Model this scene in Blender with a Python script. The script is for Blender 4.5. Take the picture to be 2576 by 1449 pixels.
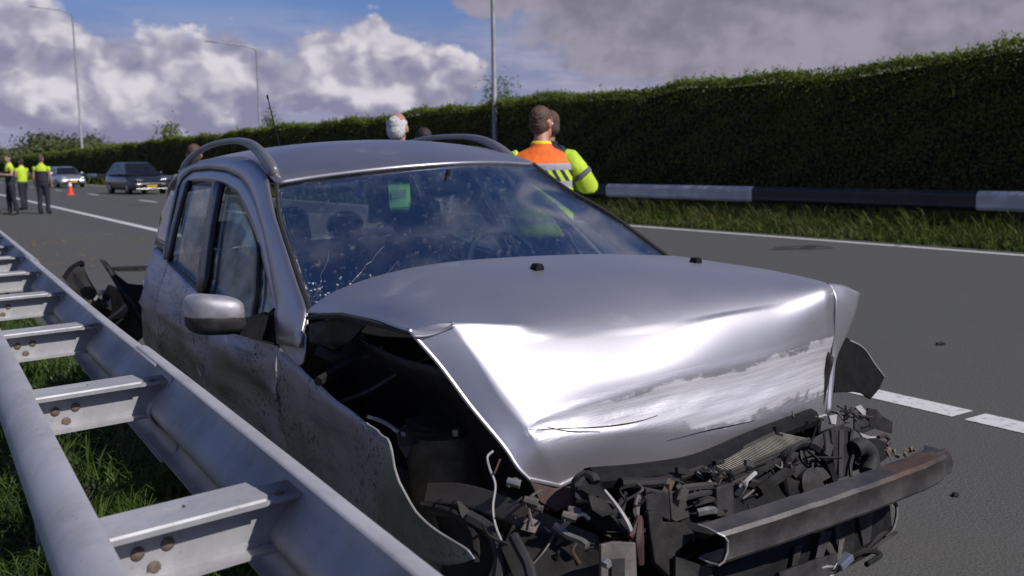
import bpy, bmesh, math, random
import numpy as np
from mathutils import Vector, Matrix
from math import radians, sin, cos, pi, atan2, hypot

random.seed(7)
rng = np.random.default_rng(11)
for o in list(bpy.data.objects):
    bpy.data.objects.remove(o, do_unlink=True)
SC = bpy.context.scene
COL = SC.collection

# ------------------------------------------------------------------ camera
# X = across the road (right), Y = along the road (away), Z = up
CAM_H = 1.39
FPX = 2370.0                       # focal length in a 2576 px wide frame
ROLL = radians(0.8)
u_, v_ = -270.0 - 1288.0, 428.0 - 724.5
u0, v0 = u_*cos(ROLL) - v_*sin(ROLL), u_*sin(ROLL) + v_*cos(ROLL)
pitch = atan2(-v0, FPX)
yaw = atan2(-u0/FPX*cos(pitch), 1)
fwd = Vector((sin(yaw)*cos(pitch), cos(yaw)*cos(pitch), -sin(pitch)))
rgt = Vector((cos(yaw), -sin(yaw), 0))
dwn = fwd.cross(rgt)
xa = rgt*cos(ROLL) + dwn*sin(ROLL)
ya = -rgt*sin(ROLL) + dwn*cos(ROLL)
CAM = Vector((0, 0, CAM_H))
cam = bpy.data.cameras.new('camera')
camo = bpy.data.objects.new('camera', cam)
COL.objects.link(camo)
camo.matrix_world = Matrix(((xa.x, -ya.x, -fwd.x, 0), (xa.y, -ya.y, -fwd.y, 0), (xa.z, -ya.z, -fwd.z, CAM_H), (0, 0, 0, 1)))
cam.sensor_width = 36.0
cam.lens = 36.0*FPX/2576.0
cam.clip_start = 0.05
cam.clip_end = 6000
cam.dof.use_dof = True
cam.dof.focus_distance = 2.9
cam.dof.aperture_fstop = 4.5
SC.camera = camo

def ray(x, y):
    return xa*((x-1288)/FPX) + ya*((y-724.5)/FPX) + fwd
def hit(x, y, axis, val):
    d = ray(x, y); t = (val - CAM[axis])/d[axis]
    return CAM + d*t
def atdist(x, y, depth):
    return CAM + ray(x, y)*depth

# ------------------------------------------------------------------ sun, sky, exposure
SUN_DIR = Vector((0.45, -1.0, 1.02)).normalized()      # towards the sun
sun = bpy.data.lights.new('sun', 'SUN')
sun.energy = 4.4
sun.angle = radians(0.53)
sun.color = (1.0, 0.955, 0.91)
suno = bpy.data.objects.new('sun', sun)
suno.rotation_euler = SUN_DIR.to_track_quat('Z', 'Y').to_euler()
suno.location = (0, 0, 30)
COL.objects.link(suno)
SC.view_settings.view_transform = 'Standard'
SC.view_settings.look = 'None'
SC.view_settings.exposure = 0.0
SC.view_settings.gamma = 1.0
SC.view_settings.use_curve_mapping = False

W = bpy.data.worlds.new('World'); SC.world = W
W.use_nodes = True
nt = W.node_tree; nt.nodes.clear()
def N(t, typ, **kw):
    n = t.nodes.new(typ)
    for k, v in kw.items(): setattr(n, k, v)
    return n
class G:
    """tiny expression helper for shader maths"""
    def __init__(s, t): s.t = t
    def m(s, op, a, b=None, c=None, clamp=False):
        n = s.t.nodes.new('ShaderNodeMath'); n.operation = op; n.use_clamp = clamp
        for i, q in enumerate((a, b, c)):
            if q is None: continue
            if isinstance(q, (int, float)): n.inputs[i].default_value = q
            else: s.t.links.new(q, n.inputs[i])
        return n.outputs[0]
    def ramp(s, x, lo, hi):      # smoothstep
        n = s.t.nodes.new('ShaderNodeMapRange'); n.interpolation_type = 'SMOOTHSTEP'
        s.t.links.new(x, n.inputs[0])
        n.inputs[1].default_value = lo; n.inputs[2].default_value = hi
        return n.outputs[0]
    def lin(s, x, lo, hi, a=0., b=1.):
        n = s.t.nodes.new('ShaderNodeMapRange')
        s.t.links.new(x, n.inputs[0])
        for i, q in enumerate((lo, hi, a, b)): n.inputs[i+1].default_value = q
        return n.outputs[0]
    def mix(s, f, a, b):
        n = s.t.nodes.new('ShaderNodeMix'); n.data_type = 'RGBA'
        for sock, q in ((n.inputs[0], f), (n.inputs[6], a), (n.inputs[7], b)):
            if isinstance(q, (int, float)): sock.default_value = q
            elif isinstance(q, tuple): sock.default_value = (*q, 1) if len(q) == 3 else q
            else: s.t.links.new(q, sock)
        return n.outputs[2]
    def noise(s, vec, scale, detail=4, rough=.55, lac=2.0, dist=0.):
        n = s.t.nodes.new('ShaderNodeTexNoise')
        if vec is not None: s.t.links.new(vec, n.inputs['Vector'])
        n.inputs['Scale'].default_value = scale; n.inputs['Detail'].default_value = detail
        n.inputs['Roughness'].default_value = rough; n.inputs['Lacunarity'].default_value = lac
        n.inputs['Distortion'].default_value = dist
        return n.outputs[0]
g = G(nt)
out = N(nt, 'ShaderNodeOutputWorld'); bg = N(nt, 'ShaderNodeBackground')
sky = N(nt, 'ShaderNodeTexSky', sky_type='NISHITA', sun_disc=False)
sky.sun_elevation = math.asin(SUN_DIR.z)
sky.sun_rotation = atan2(SUN_DIR.x, SUN_DIR.y)
sky.air_density = 1.0; sky.dust_density = 0.6; sky.ozone_density = 2.0
tc = N(nt, 'ShaderNodeTexCoord')
sep = N(nt, 'ShaderNodeSeparateXYZ'); nt.links.new(tc.outputs['Generated'], sep.inputs[0])
X, Y, Z = sep.outputs
az = g.m('ARCTAN2', X, Y)
el = g.m('ARCTANGENT', g.m('DIVIDE', Z, g.m('SQRT', g.m('ADD', g.m('MULTIPLY', X, X), g.m('ADD', g.m('MULTIPLY', Y, Y), 1e-6)))))
comb = N(nt, 'ShaderNodeCombineXYZ'); nt.links.new(az, comb.inputs[0]); nt.links.new(g.m('MULTIPLY', el, 1.3), comb.inputs[1])
uv = comb.outputs[0]
def shifted(dx, dy):
    n = N(nt, 'ShaderNodeVectorMath', operation='ADD'); nt.links.new(uv, n.inputs[0]); n.inputs[1].default_value = (dx, dy, 0); return n.outputs[0]
# ragged outlines: the directions are shaken by two sizes of noise before the heaps are drawn
w1, w2 = g.noise(uv, 9, 5, .62), g.noise(shifted(7.3, 2.1), 9, 5, .62)
w3, w4 = g.noise(uv, 30, 4, .6), g.noise(shifted(3.3, 5.1), 30, 4, .6)
azw = g.m('ADD', az, g.m('ADD', g.m('MULTIPLY', g.m('SUBTRACT', w1, .5), .17), g.m('MULTIPLY', g.m('SUBTRACT', w3, .5), .05)))
elw = g.m('ADD', el, g.m('ADD', g.m('MULTIPLY', g.m('SUBTRACT', w2, .5), .10), g.m('MULTIPLY', g.m('SUBTRACT', w4, .5), .035)))
def lobe(px, py, rx, ry):
    d = ray(px, py); a0 = atan2(d.x, d.y); e0 = atan2(d.z, hypot(d.x, d.y))
    du = g.m('DIVIDE', g.m('SUBTRACT', azw, a0), rx/FPX)
    dv = g.m('DIVIDE', g.m('SUBTRACT', elw, e0), ry/FPX)
    r2 = g.m('ADD', g.m('MULTIPLY', du, du), g.m('MULTIPLY', dv, dv))
    return g.m('SUBTRACT', 1.0, r2), dv
def smax(a, b):
    n = N(nt, 'ShaderNodeMath', operation='SMOOTH_MAX'); n.inputs[2].default_value = .5; nt.links.new(a, n.inputs[0]); nt.links.new(b, n.inputs[1]); return n.outputs[0]
# relief: cauliflower billows, compared with themselves a little towards the light
wv = N(nt, 'ShaderNodeTexNoise'); nt.links.new(uv, wv.inputs['Vector']); wv.inputs['Scale'].default_value = 26; wv.inputs['Detail'].default_value = 3
def billow(dx, dy):
    tot = None
    for sc, k in ((12, .9), (30, .55), (66, .28)):
        a = N(nt, 'ShaderNodeVectorMath', operation='MULTIPLY_ADD'); nt.links.new(wv.outputs['Color'], a.inputs[0]); a.inputs[1].default_value = (.035, .035, 0); nt.links.new(shifted(dx, dy), a.inputs[2])
        v = N(nt, 'ShaderNodeTexVoronoi', feature='SMOOTH_F1'); v.voronoi_dimensions = '2D'; nt.links.new(a.outputs[0], v.inputs['Vector']); v.inputs['Scale'].default_value = sc; v.inputs['Smoothness'].default_value = .35
        q = g.m('MULTIPLY', g.m('SUBTRACT', .5, v.outputs['Distance']), k); tot = q if tot is None else g.m('ADD', tot, q)
    return tot
bil = billow(0, 0)
rel = g.m('MULTIPLY', g.m('SUBTRACT', bil, billow(.010, .018)), 1.15)
# cumulus heaps: (px, py, rx, ry) of their bodies in the photograph's frame, turned into sky directions
CUM = [(10, 165, 230, 165), (260, 225, 225, 150), (440, 190, 150, 140), (600, 225, 150, 115), (300, 300, 380, 60),
       (900, 150, 165, 115), (1020, 200, 200, 85), (830, 210, 130, 85), (960, 262, 260, 45)]
field = top = None
for L in CUM:
    f, dv = lobe(*L)
    t = g.m('ADD', g.m('MULTIPLY', dv, .5), g.m('MULTIPLY', g.m('SUBTRACT', 1.0, f), -.25))
    if field is None: field, top = f, t
    else:
        field = smax(field, f); top = smax(top, t)
cum = g.ramp(g.m('ADD', field, g.m('MULTIPLY', bil, .30)), -.06, .36)
nd = g.noise(uv, 6, 7, .6)
deckf = None
for L in [(2300, 0, 1000, 175), (1750, 60, 420, 85), (1650, 140, 270, 55), (2350, 140, 850, 120), (1500, -25, 420, 62)]:
    f, dv = lobe(*L); deckf = f if deckf is None else smax(deckf, f)
deck = g.ramp(deckf, -.02, .5)
# scattered clouds over the rest of the sky (projected on a flat cloud layer)
den = g.m('ADD', g.m('MAXIMUM', Z, 0.0), .09)
cl = N(nt, 'ShaderNodeCombineXYZ')
nt.links.new(g.m('DIVIDE', X, den), cl.inputs[0]); nt.links.new(g.m('DIVIDE', Y, den), cl.inputs[1])
ng = g.noise(cl.outputs[0], .8, 8, .57)
dv_ = ray(1288, 100); a_c = atan2(dv_.x, dv_.y)
inview = g.m('MULTIPLY', g.ramp(g.m('ABSOLUTE', g.m('SUBTRACT', az, a_c)), .75, .5), g.ramp(el, .42, .27))
rest = g.m('MULTIPLY', g.ramp(ng, .52, .66), g.m('SUBTRACT', 1.0, inview))
# low bank near the horizon, streaky
mp_ = N(nt, 'ShaderNodeMapping'); mp_.inputs['Scale'].default_value = (1, 3.2, 1); nt.links.new(uv, mp_.inputs[0])
nb = g.noise(mp_.outputs[0], 5, 6, .6)
low = g.m('MULTIPLY', g.ramp(el, .185, .085), g.lin(nb, .3, .55, .55, 1.0), clamp=True)
tint = N(nt, 'ShaderNodeMix', data_type='RGBA', blend_type='MULTIPLY'); tint.inputs[0].default_value = 1
nt.links.new(sky.outputs[0], tint.inputs[6]); tint.inputs[7].default_value = (.42, .53, .83, 1)
K = 10.0      # the background strength is 0.1
def KC(*c): return tuple(K*q for q in c)
lit = g.m('ADD', g.m('ADD', g.m('MULTIPLY', top, 2.1), .23), g.m('ADD', rel, g.m('MULTIPLY', bil, .30)))
cumc = g.mix(g.ramp(lit, -.05, .60), KC(.245, .24, .36), KC(.35, .335, .44))
cumc = g.mix(g.ramp(lit, .42, 1.30), cumc, KC(.68, .655, .715))
drel = g.m('ADD', g.m('MULTIPLY', rel, .30), g.lin(nd, .30, .70, 0., 1.))
deckc = g.mix(g.ramp(drel, .15, .85), KC(.205, .195, .25), KC(.33, .31, .385))
restc = g.mix(g.ramp(ng, .5, .72), KC(.58, .55, .64), KC(.32, .30, .39))
lowc = g.mix(g.ramp(nb, .38, .62), KC(.25, .25, .40), KC(.40, .385, .50))
c_ = g.mix(low, tint.outputs[2], lowc)
c_ = g.mix(rest, c_, restc)
c_ = g.mix(deck, c_, deckc)
c_ = g.mix(cum, c_, cumc)
nt.links.new(c_, bg.inputs[0]); bg.inputs[1].default_value = 0.1
nt.links.new(bg.outputs[0], out.inputs[0])

# ------------------------------------------------------------------ helpers
def put(name, me, mat=None, parent=None):
    o = bpy.data.objects.new(name, me); COL.objects.link(o)
    if mat is not None:
        for q in (mat if isinstance(mat, (list, tuple)) else [mat]): me.materials.append(q)
    if parent is not None: o.parent = parent
    return o
def mesh(name, vs, fs, mat=None, parent=None, smooth=False, recalc=True):
    me = bpy.data.meshes.new(name); me.from_pydata([tuple(v) for v in vs], [], fs)
    if recalc:
        bm = bmesh.new(); bm.from_mesh(me); bmesh.ops.recalc_face_normals(bm, faces=bm.faces); bm.to_mesh(me); bm.free()
    if smooth: me.polygons.foreach_set('use_smooth', [True]*len(me.polygons))
    me.update()
    return put(name, me, mat, parent)
def empty(name, loc=(0, 0, 0), rz=0., label=None, cat=None, group=None):
    o = bpy.data.objects.new(name, None); COL.objects.link(o); o.empty_display_size = .2
    o.location = loc; o.rotation_euler = (0, 0, rz)
    return tag(o, label, cat, group)
def tag(o, label=None, cat=None, group=None, kind=None):
    for k, v in (('label', label), ('category', cat), ('group', group), ('kind', kind)):
        if v: o[k] = v
    return o
def tree(o, parent=None):
    c = o.copy(); COL.objects.link(c); c.parent = parent
    for ch in o.children: tree(ch, c)
    return c
class MB:
    """collects simple shapes into one mesh"""
    def __init__(s): s.v = []; s.f = []; s.m = []
    def add(s, vs, fs, mi=0):
        k = len(s.v); s.v += [tuple(v) for v in vs]; s.f += [tuple(i+k for i in f) for f in fs]; s.m += [mi]*len(fs); return s
    def box(s, c, d, M=None, mi=0):
        vs = [Vector(((i & 1)-.5, ((i >> 1) & 1)-.5, ((i >> 2) & 1)-.5)) for i in range(8)]
        vs = [Vector((v.x*d[0], v.y*d[1], v.z*d[2])) for v in vs]
        if M is not None: vs = [M @ v for v in vs]
        vs = [v + Vector(c) for v in vs]
        return s.add(vs, [(0, 2, 3, 1), (4, 5, 7, 6), (0, 1, 5, 4), (2, 6, 7, 3), (0, 4, 6, 2), (1, 3, 7, 5)], mi)
    def tube(s, pts, r, n=8, mi=0, cap=True, flat=1.0, up=None):
        pts = [Vector(p) for p in pts]; rs = r if isinstance(r, (list, tuple)) else [r]*len(pts)
        rings = []; pa = None
        for i, p in enumerate(pts):
            d = (pts[min(i+1, len(pts)-1)] - pts[max(i-1, 0)])
            d = d.normalized() if d.length > 1e-9 else Vector((0, 0, 1))
            ref = up if up is not None else (pa if pa is not None else (Vector((0, 0, 1)) if abs(d.z) < .9 else Vector((1, 0, 0))))
            a = (ref - d*ref.dot(d)).normalized(); b = d.cross(a); pa = a
            rr = rs[i] if not isinstance(rs[i], (tuple, list)) else None
            ra, rb = (rr, rr*flat) if rr is not None else rs[i]
            rings.append([p + a*(cos(2*pi*k/n)*ra) + b*(sin(2*pi*k/n)*rb) for k in range(n)])
        vs = [v for R in rings for v in R]; fs = []
        for i in range(len(pts)-1):
            for k in range(n): fs.append((i*n+k, i*n+(k+1) % n, (i+1)*n+(k+1) % n, (i+1)*n+k))
        if cap: fs += [tuple(range(n))[::-1], tuple((len(pts)-1)*n+k for k in range(n))]
        return s.add(vs, fs, mi)
    def prism(s, poly, d, mi=0):
        """polygon of 3-D points pushed along vector d"""
        poly = [Vector(p) for p in poly]; n = len(poly); d = Vector(d)
        vs = poly + [p + d for p in poly]
        return s.add(vs, [tuple(range(n)), tuple(range(2*n-1, n-1, -1))] + [(i, i+n, (i+1) % n+n, (i+1) % n) for i in range(n)], mi)
    def loft(s, rings, closed=True, cap=True, mi=0):
        n = len(rings[0]); vs = [v for R in rings for v in R]; fs = []
        for i in range(len(rings)-1):
            for k in range(n if closed else n-1):
                fs.append((i*n+k, i*n+(k+1) % n, (i+1)*n+(k+1) % n, (i+1)*n+k))
        if cap and closed: fs += [tuple(range(n))[::-1], tuple((len(rings)-1)*n+k for k in range(n))]
        return s.add(vs, fs, mi)
    def sphere(s, c, r, n=10, m=7, M=None, mi=0):
        r = r if isinstance(r, (tuple, list)) else (r, r, r); c = Vector(c); vs = []; fs = []
        for j in range(m+1):
            t = pi*j/m
            for k in range(n):
                v = Vector((r[0]*sin(t)*cos(2*pi*k/n), r[1]*sin(t)*sin(2*pi*k/n), r[2]*cos(t)))
                vs.append(c + (M @ v if M is not None else v))
        for j in range(m):
            for k in range(n): fs.append((j*n+k, j*n+(k+1) % n, (j+1)*n+(k+1) % n, (j+1)*n+k))
        return s.add(vs, fs, mi)
    def build(s, name, mat, parent=None, smooth=False, bevel=0.):
        me = bpy.data.meshes.new(name); me.from_pydata(s.v, [], s.f)
        me.polygons.foreach_set('material_index', s.m)
        bm = bmesh.new(); bm.from_mesh(me); bmesh.ops.remove_doubles(bm, verts=bm.verts, dist=1e-6)
        bmesh.ops.recalc_face_normals(bm, faces=bm.faces); bm.to_mesh(me); bm.free()
        o = put(name, me, mat, parent)
        if smooth:
            me.polygons.foreach_set('use_smooth', [True]*len(me.polygons))
            if smooth != 'all': sharp(me, 38)
        if bevel:
            b = o.modifiers.new('bevel', 'BEVEL'); b.width = bevel; b.segments = 2; b.limit_method = 'ANGLE'; b.angle_limit = radians(35)
        return o
def sharp(me, deg):
    bm = bmesh.new(); bm.from_mesh(me); a = radians(deg)
    for e in bm.edges:
        if len(e.link_faces) == 2 and e.calc_face_angle(0) > a: e.smooth = False
    bm.to_mesh(me); bm.free()
def spline(P, n):
    """Catmull-Rom through points P (k x d), n samples per span"""
    P = np.asarray(P, float); k = len(P)
    Q = np.vstack([2*P[0]-P[1], P, 2*P[-1]-P[-2]]); out_ = []
    for i in range(k-1):
        p0, p1, p2, p3 = Q[i:i+4]
        for j in range(n):
            t = j/n
            out_.append(.5*(2*p1 + (p2-p0)*t + (2*p0-5*p1+4*p2-p3)*t*t + (3*p1-p0-3*p2+p3)*t**3))
    out_.append(P[-1]); return np.array(out_)
def resample(P, m):
    P = np.asarray(P, float); L = np.r_[0, np.cumsum(np.linalg.norm(np.diff(P, axis=0), axis=1))]
    t = np.linspace(0, L[-1], m)
    return np.stack([np.interp(t, L, P[:, i]) for i in range(P.shape[1])], 1)
def gridspline(C, nu, nv):
    """C: rows x cols x 3 control grid -> dense grid"""
    C = np.asarray(C, float)
    A = np.stack([spline(C[i], nu) for i in range(C.shape[0])])
    return np.stack([spline(A[:, j], nv) for j in range(A.shape[1])], 1)
def gridmesh(name, Gd, mat, parent=None, thick=0., smooth=True, off=-1):
    r, c = Gd.shape[:2]
    fs = [(i*c+j, i*c+j+1, (i+1)*c+j+1, (i+1)*c+j) for i in range(r-1) for j in range(c-1)]
    o = mesh(name, Gd.reshape(-1, 3), fs, mat, parent, smooth, recalc=False)
    if thick:
        s = o.modifiers.new('solid', 'SOLIDIFY'); s.thickness = thick; s.offset = off; s.use_even_offset = False
    return o
# ------------------------------------------------------------------ materials
def newmat(name):
    m = bpy.data.materials.new(name); m.use_nodes = True
    t = m.node_tree; b = t.nodes['Principled BSDF']
    return m, t, b, G(t)
def objco(t):
    return t.nodes.new('ShaderNodeTexCoord').outputs['Object']
def bump(t, g_, h, b, strength=.3, dist=.01):
    n = t.nodes.new('ShaderNodeBump'); n.inputs['Strength'].default_value = strength; n.inputs['Distance'].default_value = dist
    t.links.new(h, n.inputs['Height']); t.links.new(n.outputs[0], b.inputs['Normal'])
def simple(name, col, rough=.5, metal=0., var=.25, scale=8, bmp=.0, col2=None, coat=0., lo=.35, hi=.65, spec=.5):
    """base colour broken up by noise, rough patches and fine relief"""
    m, t, b, g_ = newmat(name); co = objco(t)
    nz = g_.noise(co, scale, 5, .6)
    c2 = col2 if col2 else tuple(max(0, c*(1-var)) for c in col)
    t.links.new(g_.mix(g_.ramp(nz, lo, hi), tuple(col), tuple(c2)), b.inputs['Base Color'])
    n2 = g_.noise(co, scale*4, 4, .6)
    t.links.new(g_.lin(n2, .3, .7, max(.03, rough-.09), min(1, rough+.09)), b.inputs['Roughness'])
    b.inputs['Metallic'].default_value = metal
    b.inputs['Coat Weight'].default_value = coat; b.inputs['Coat Roughness'].default_value = .06
    b.inputs['Specular IOR Level'].default_value = spec
    if bmp: bump(t, g_, n2, b, bmp, .004)
    return m
# asphalt: fine stone grain, tyre-polished lanes, dusty shoulder
def asphalt_mat():
    m, t, b, g_ = newmat('asphalt'); co = objco(t)
    fine = g_.noise(co, 95, 3, .7); mid = g_.noise(co, 1.1, 5, .6); big = g_.noise(co, .22, 4, .6)
    sx = t.nodes.new('ShaderNodeSeparateXYZ'); t.links.new(co, sx.inputs[0])
    c1 = g_.mix(g_.ramp(fine, .32, .7), (.044, .0445, .042), (.114, .114, .108))
    c2 = g_.mix(g_.lin(mid, .3, .7, 0, .35), c1, (.075, .073, .072))
    # wheel tracks run along the road
    wv = g_.m('SINE', g_.m('MULTIPLY', sx.outputs[0], 2*pi/1.8))
    c3 = g_.mix(g_.m('MULTIPLY', g_.ramp(wv, .2, 1.), .10), c2, (.058, .056, .056))
    dust = g_.m('MULTIPLY', g_.ramp(sx.outputs[0], 4.6, 2.2), g_.ramp(g_.noise(co, .75, 5, .65), .38, .68))
    c4 = g_.mix(g_.m('MULTIPLY', dust, .40), c3, (.098, .088, .066))
    t.links.new(c4, b.inputs['Base Color']); b.inputs['Roughness'].default_value = .88
    b.inputs['Specular IOR Level'].default_value = .25
    bump(t, g_, fine, b, .5, .006)
    return m
M_ASPH = asphalt_mat()
M_LINE = simple('road_paint', (.54, .53, .52), .75, var=.25, scale=22, lo=.50, hi=.72, bmp=.3, col2=(.26, .255, .25))
M_SOIL = simple('soil', (.055, .06, .022), .95, var=.5, scale=3, col2=(.035, .028, .015))
M_DIRT = simple('spilled_soil', (.15, .115, .065), .95, var=.4, scale=20, col2=(.085, .065, .035))
def leafmat(name, a, bcol, c, rough=.6, trans=.25, scale=.9):
    m, t, b, g_ = newmat(name); co = objco(t)
    oi = t.nodes.new('ShaderNodeNewGeometry')
    r = oi.outputs['Random Per Island']
    nz = g_.noise(co, scale, 3, .6)
    col = g_.mix(r, a, bcol); col = g_.mix(g_.ramp(nz, .4, .66), col, c)
    t.links.new(col, b.inputs['Base Color']); b.inputs['Roughness'].default_value = rough
    b.inputs['Specular IOR Level'].default_value = .3
    tr = t.nodes.new('ShaderNodeBsdfTranslucent'); t.links.new(col, tr.inputs[0])
    mx = t.nodes.new('ShaderNodeMixShader'); mx.inputs[0].default_value = trans
    t.links.new(b.outputs[0], mx.inputs[1]); t.links.new(tr.outputs[0], mx.inputs[2])
    t.links.new(mx.outputs[0], t.nodes['Material Output'].inputs[0])
    return m
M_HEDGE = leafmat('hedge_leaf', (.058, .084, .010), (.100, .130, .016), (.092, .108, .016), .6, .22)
M_SHOOT_LIT = leafmat('hedge_shoot_lit', (.12, .18, .018), (.165, .225, .03), (.13, .18, .022), .5, .45)  # light leaf for shoots; also paints sun on hedge top, rim and glints
M_GRASS = leafmat('grass_blade', (.045, .085, .012), (.085, .135, .022), (.035, .065, .012), .5, .3, 2.)
M_VERGE = leafmat('verge_grass', (.066, .108, .016), (.115, .155, .028), (.115, .125, .036), .6, .35, .8)
M_TREE = leafmat('tree_leaf', (.055, .075, .022), (.09, .11, .035), (.065, .08, .03), .6, .25, .3)
M_BARK = simple('bark', (.075, .06, .045), .9, scale=20, bmp=.5)
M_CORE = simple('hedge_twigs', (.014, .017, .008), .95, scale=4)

def zinc_mat(name, col, rough, scale=1.):
    m, t, b, g_ = newmat(name); co = objco(t)
    vo = t.nodes.new('ShaderNodeTexVoronoi'); t.links.new(co, vo.inputs['Vector']); vo.inputs['Scale'].default_value = 46*scale
    nz = g_.noise(co, 3.5, 6, .62); st = g_.noise(co, 60, 3, .6)
    a = g_.mix(g_.ramp(nz, .36, .66), col, tuple(c*.72 for c in col))
    a = g_.mix(g_.m('MULTIPLY', vo.outputs['Color'], .16), a, tuple(c*1.3 for c in col))
    a = g_.mix(g_.m('MULTIPLY', g_.ramp(st, .60, .75), .35), a, (.13, .115, .10))
    t.links.new(a, b.inputs['Base Color']); b.inputs['Metallic'].default_value = .28
    t.links.new(g_.lin(nz, .3, .7, rough-.08, rough+.1), b.inputs['Roughness'])
    bump(t, g_, st, b, .12, .003)
    return m
M_ZINC = zinc_mat('galvanised_steel', (.43, .425, .44), .55)
M_BOLT = simple('rusty_bolt', (.13, .092, .066), .8, .3, scale=60, bmp=.4, col2=(.19, .15, .12))
M_RWHITE = simple('white_rail_paint', (.62, .61, .60), .6, scale=2.5, var=.3, bmp=.1)
M_RBLACK = simple('black_rail_paint', (.020, .020, .024), .5, scale=2.5, var=.3, bmp=.1)
M_POST = simple('post_steel', (.30, .30, .31), .6, .3, scale=3)

def paint_mat(name, dirt=0., specks=0., scrape=False, met=.84):
    m, t, b, g_ = newmat(name); co = objco(t)
    nz = g_.noise(co, 2.2, 6, .6); fl = g_.noise(co, 900, 2, .5)
    col = g_.mix(g_.ramp(fl, .35, .7), (.405, .390, .415), (.475, .458, .485))
    rough = g_.lin(g_.noise(co, 3, 3, .5), .3, .7, .42+.16*dirt, .47+.2*dirt)
    dm = g_.m('MULTIPLY', g_.ramp(nz, .62-.24*dirt, .78-.12*dirt), min(1, .25+.6*dirt))
    fine = g_.noise(co, 38, 5, .7)
    film = g_.m('MULTIPLY', g_.ramp(fine, .42, .7), .01+.45*dirt*dirt)
    dm = g_.m('ADD', dm, film, clamp=True)
    if specks:
        sp = g_.m('MULTIPLY', g_.ramp(g_.noise(co, 60, 3, .6), .555, .62), g_.ramp(g_.noise(co, 4.3, 3, .5), .40, .58))
        col = g_.mix(g_.m('MULTIPLY', sp, specks*.85), col, (.05, .047, .043))
        rough = g_.m('ADD', rough, g_.m('MULTIPLY', sp, .4))
        # streaks of mud dragged along the body
        sx = t.nodes.new('ShaderNodeMapping'); sx.inputs['Scale'].default_value = (2, 2.2, 15); t.links.new(co, sx.inputs[0])
        stv = g_.ramp(g_.noise(sx.outputs[0], 1.3, 5, .7), .52, .72)
        col = g_.mix(g_.m('MULTIPLY', stv, .55*specks), col, (.17, .155, .125))
        rough = g_.m('ADD', rough, g_.m('MULTIPLY', stv, .25))
    col = g_.mix(g_.m('MULTIPLY', dm, .75), col, g_.mix(g_.ramp(g_.noise(co, 6, 4, .6), .42, .6), (.34, .33, .37), (.215, .20, .18)))
    rough = g_.m('ADD', rough, g_.m('MULTIPLY', dm, .3))
    metal = g_.m('SUBTRACT', met, g_.m('MULTIPLY', dm, .75))
    if scrape:
        at = t.nodes.new('ShaderNodeAttribute'); at.attribute_name = 'scrape'
        mp = t.nodes.new('ShaderNodeMapping'); mp.inputs['Scale'].default_value = (1.6, 4, 17); mp.inputs['Rotation'].default_value = (0, -.22, 0); t.links.new(co, mp.inputs[0])
        s1 = g_.noise(mp.outputs[0], 1.6, 6, .7, dist=.6); s2 = g_.noise(co, 9, 5, .65, dist=1.0)
        f = g_.m('ADD', at.outputs['Fac'], g_.m('ADD', g_.m('MULTIPLY', g_.m('SUBTRACT', s1, .5), 1.1), g_.m('MULTIPLY', g_.m('SUBTRACT', s2, .5), .8)))
        f = g_.ramp(f, .40, .54)
        m3 = t.nodes.new('ShaderNodeMapping'); m3.inputs['Scale'].default_value = (1.2, 5, 60); m3.inputs['Rotation'].default_value = (0, -.24, 0); t.links.new(co, m3.inputs[0])
        inner = g_.mix(g_.ramp(g_.noise(m3.outputs[0], 1.5, 5, .65), .36, .66), (.50, .485, .515), (.37, .36, .39))
        inner = g_.mix(g_.ramp(g_.noise(m3.outputs[0], 2.3, 5, .75), .60, .70), inner, (.25, .24, .25))
        col = g_.mix(f, col, inner)
        metal = g_.m('MULTIPLY', metal, g_.m('SUBTRACT', 1., g_.m('MULTIPLY', f, .75)))
        rough = g_.m('ADD', g_.m('MULTIPLY', rough, g_.m('SUBTRACT', 1., f)), g_.m('MULTIPLY', f, g_.lin(s1, .3, .7, .30, .55)))
        bh = g_.m('MULTIPLY', at.outputs['Fac'], g_.m('ADD', s1, g_.m('MULTIPLY', s2, .5)))
        bump(t, g_, bh, b, .40, .010)
    t.links.new(col, b.inputs['Base Color']); t.links.new(rough, b.inputs['Roughness']); t.links.new(metal, b.inputs['Metallic'])
    b.inputs['Coat Weight'].default_value = .12
    b.inputs['Coat Roughness'].default_value = .16
    return m
M_PAINT = paint_mat('silver_paint', .03, met=.97)
M_HOOD = paint_mat('silver_paint_bonnet', .06, scrape=True)
M_PDIRT = paint_mat('silver_paint_muddy', .75, 1.0)
M_PSPEC = paint_mat('silver_paint_spattered', .35, .75)
M_BLK = simple('black_plastic', (.011, .011, .012), .65, scale=25, var=.4, bmp=.2, spec=.14)
M_BLK2 = simple('dusty_black_plastic', (.026, .0245, .0235), .7, scale=14, var=.5, bmp=.25, col2=(.013, .0115, .011), spec=.14)
M_GREYP = simple('grey_plastic', (.040, .038, .039), .65, scale=14, var=.4, bmp=.25, col2=(.021, .0195, .019), spec=.14)
M_RUB = simple('rubber', (.016, .016, .017), .75, scale=30, bmp=.2)
M_TRIM = simple('black_trim', (.010, .010, .011), .35, scale=12)
M_UNDER = simple('grimy_metal', (.060, .056, .053), .6, .5, scale=12, var=.5, bmp=.3, col2=(.05, .042, .036))
M_DARKM = simple('dark_grimy_metal', (.026, .023, .021), .6, .3, scale=10, var=.6, bmp=.3)
M_PRIMER = simple('primer_red', (.055, .022, .02), .7, scale=12, var=.4)
M_TORN = simple('torn_edge', (.36, .34, .33), .5, .2, scale=20)
M_ALU = simple('bare_aluminium', (.38, .37, .36), .45, .75, scale=18, var=.35, bmp=.15)
M_PINK = simple('dusty_bracket', (.125, .108, .10), .7, .2, scale=16, var=.4, bmp=.2)
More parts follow.
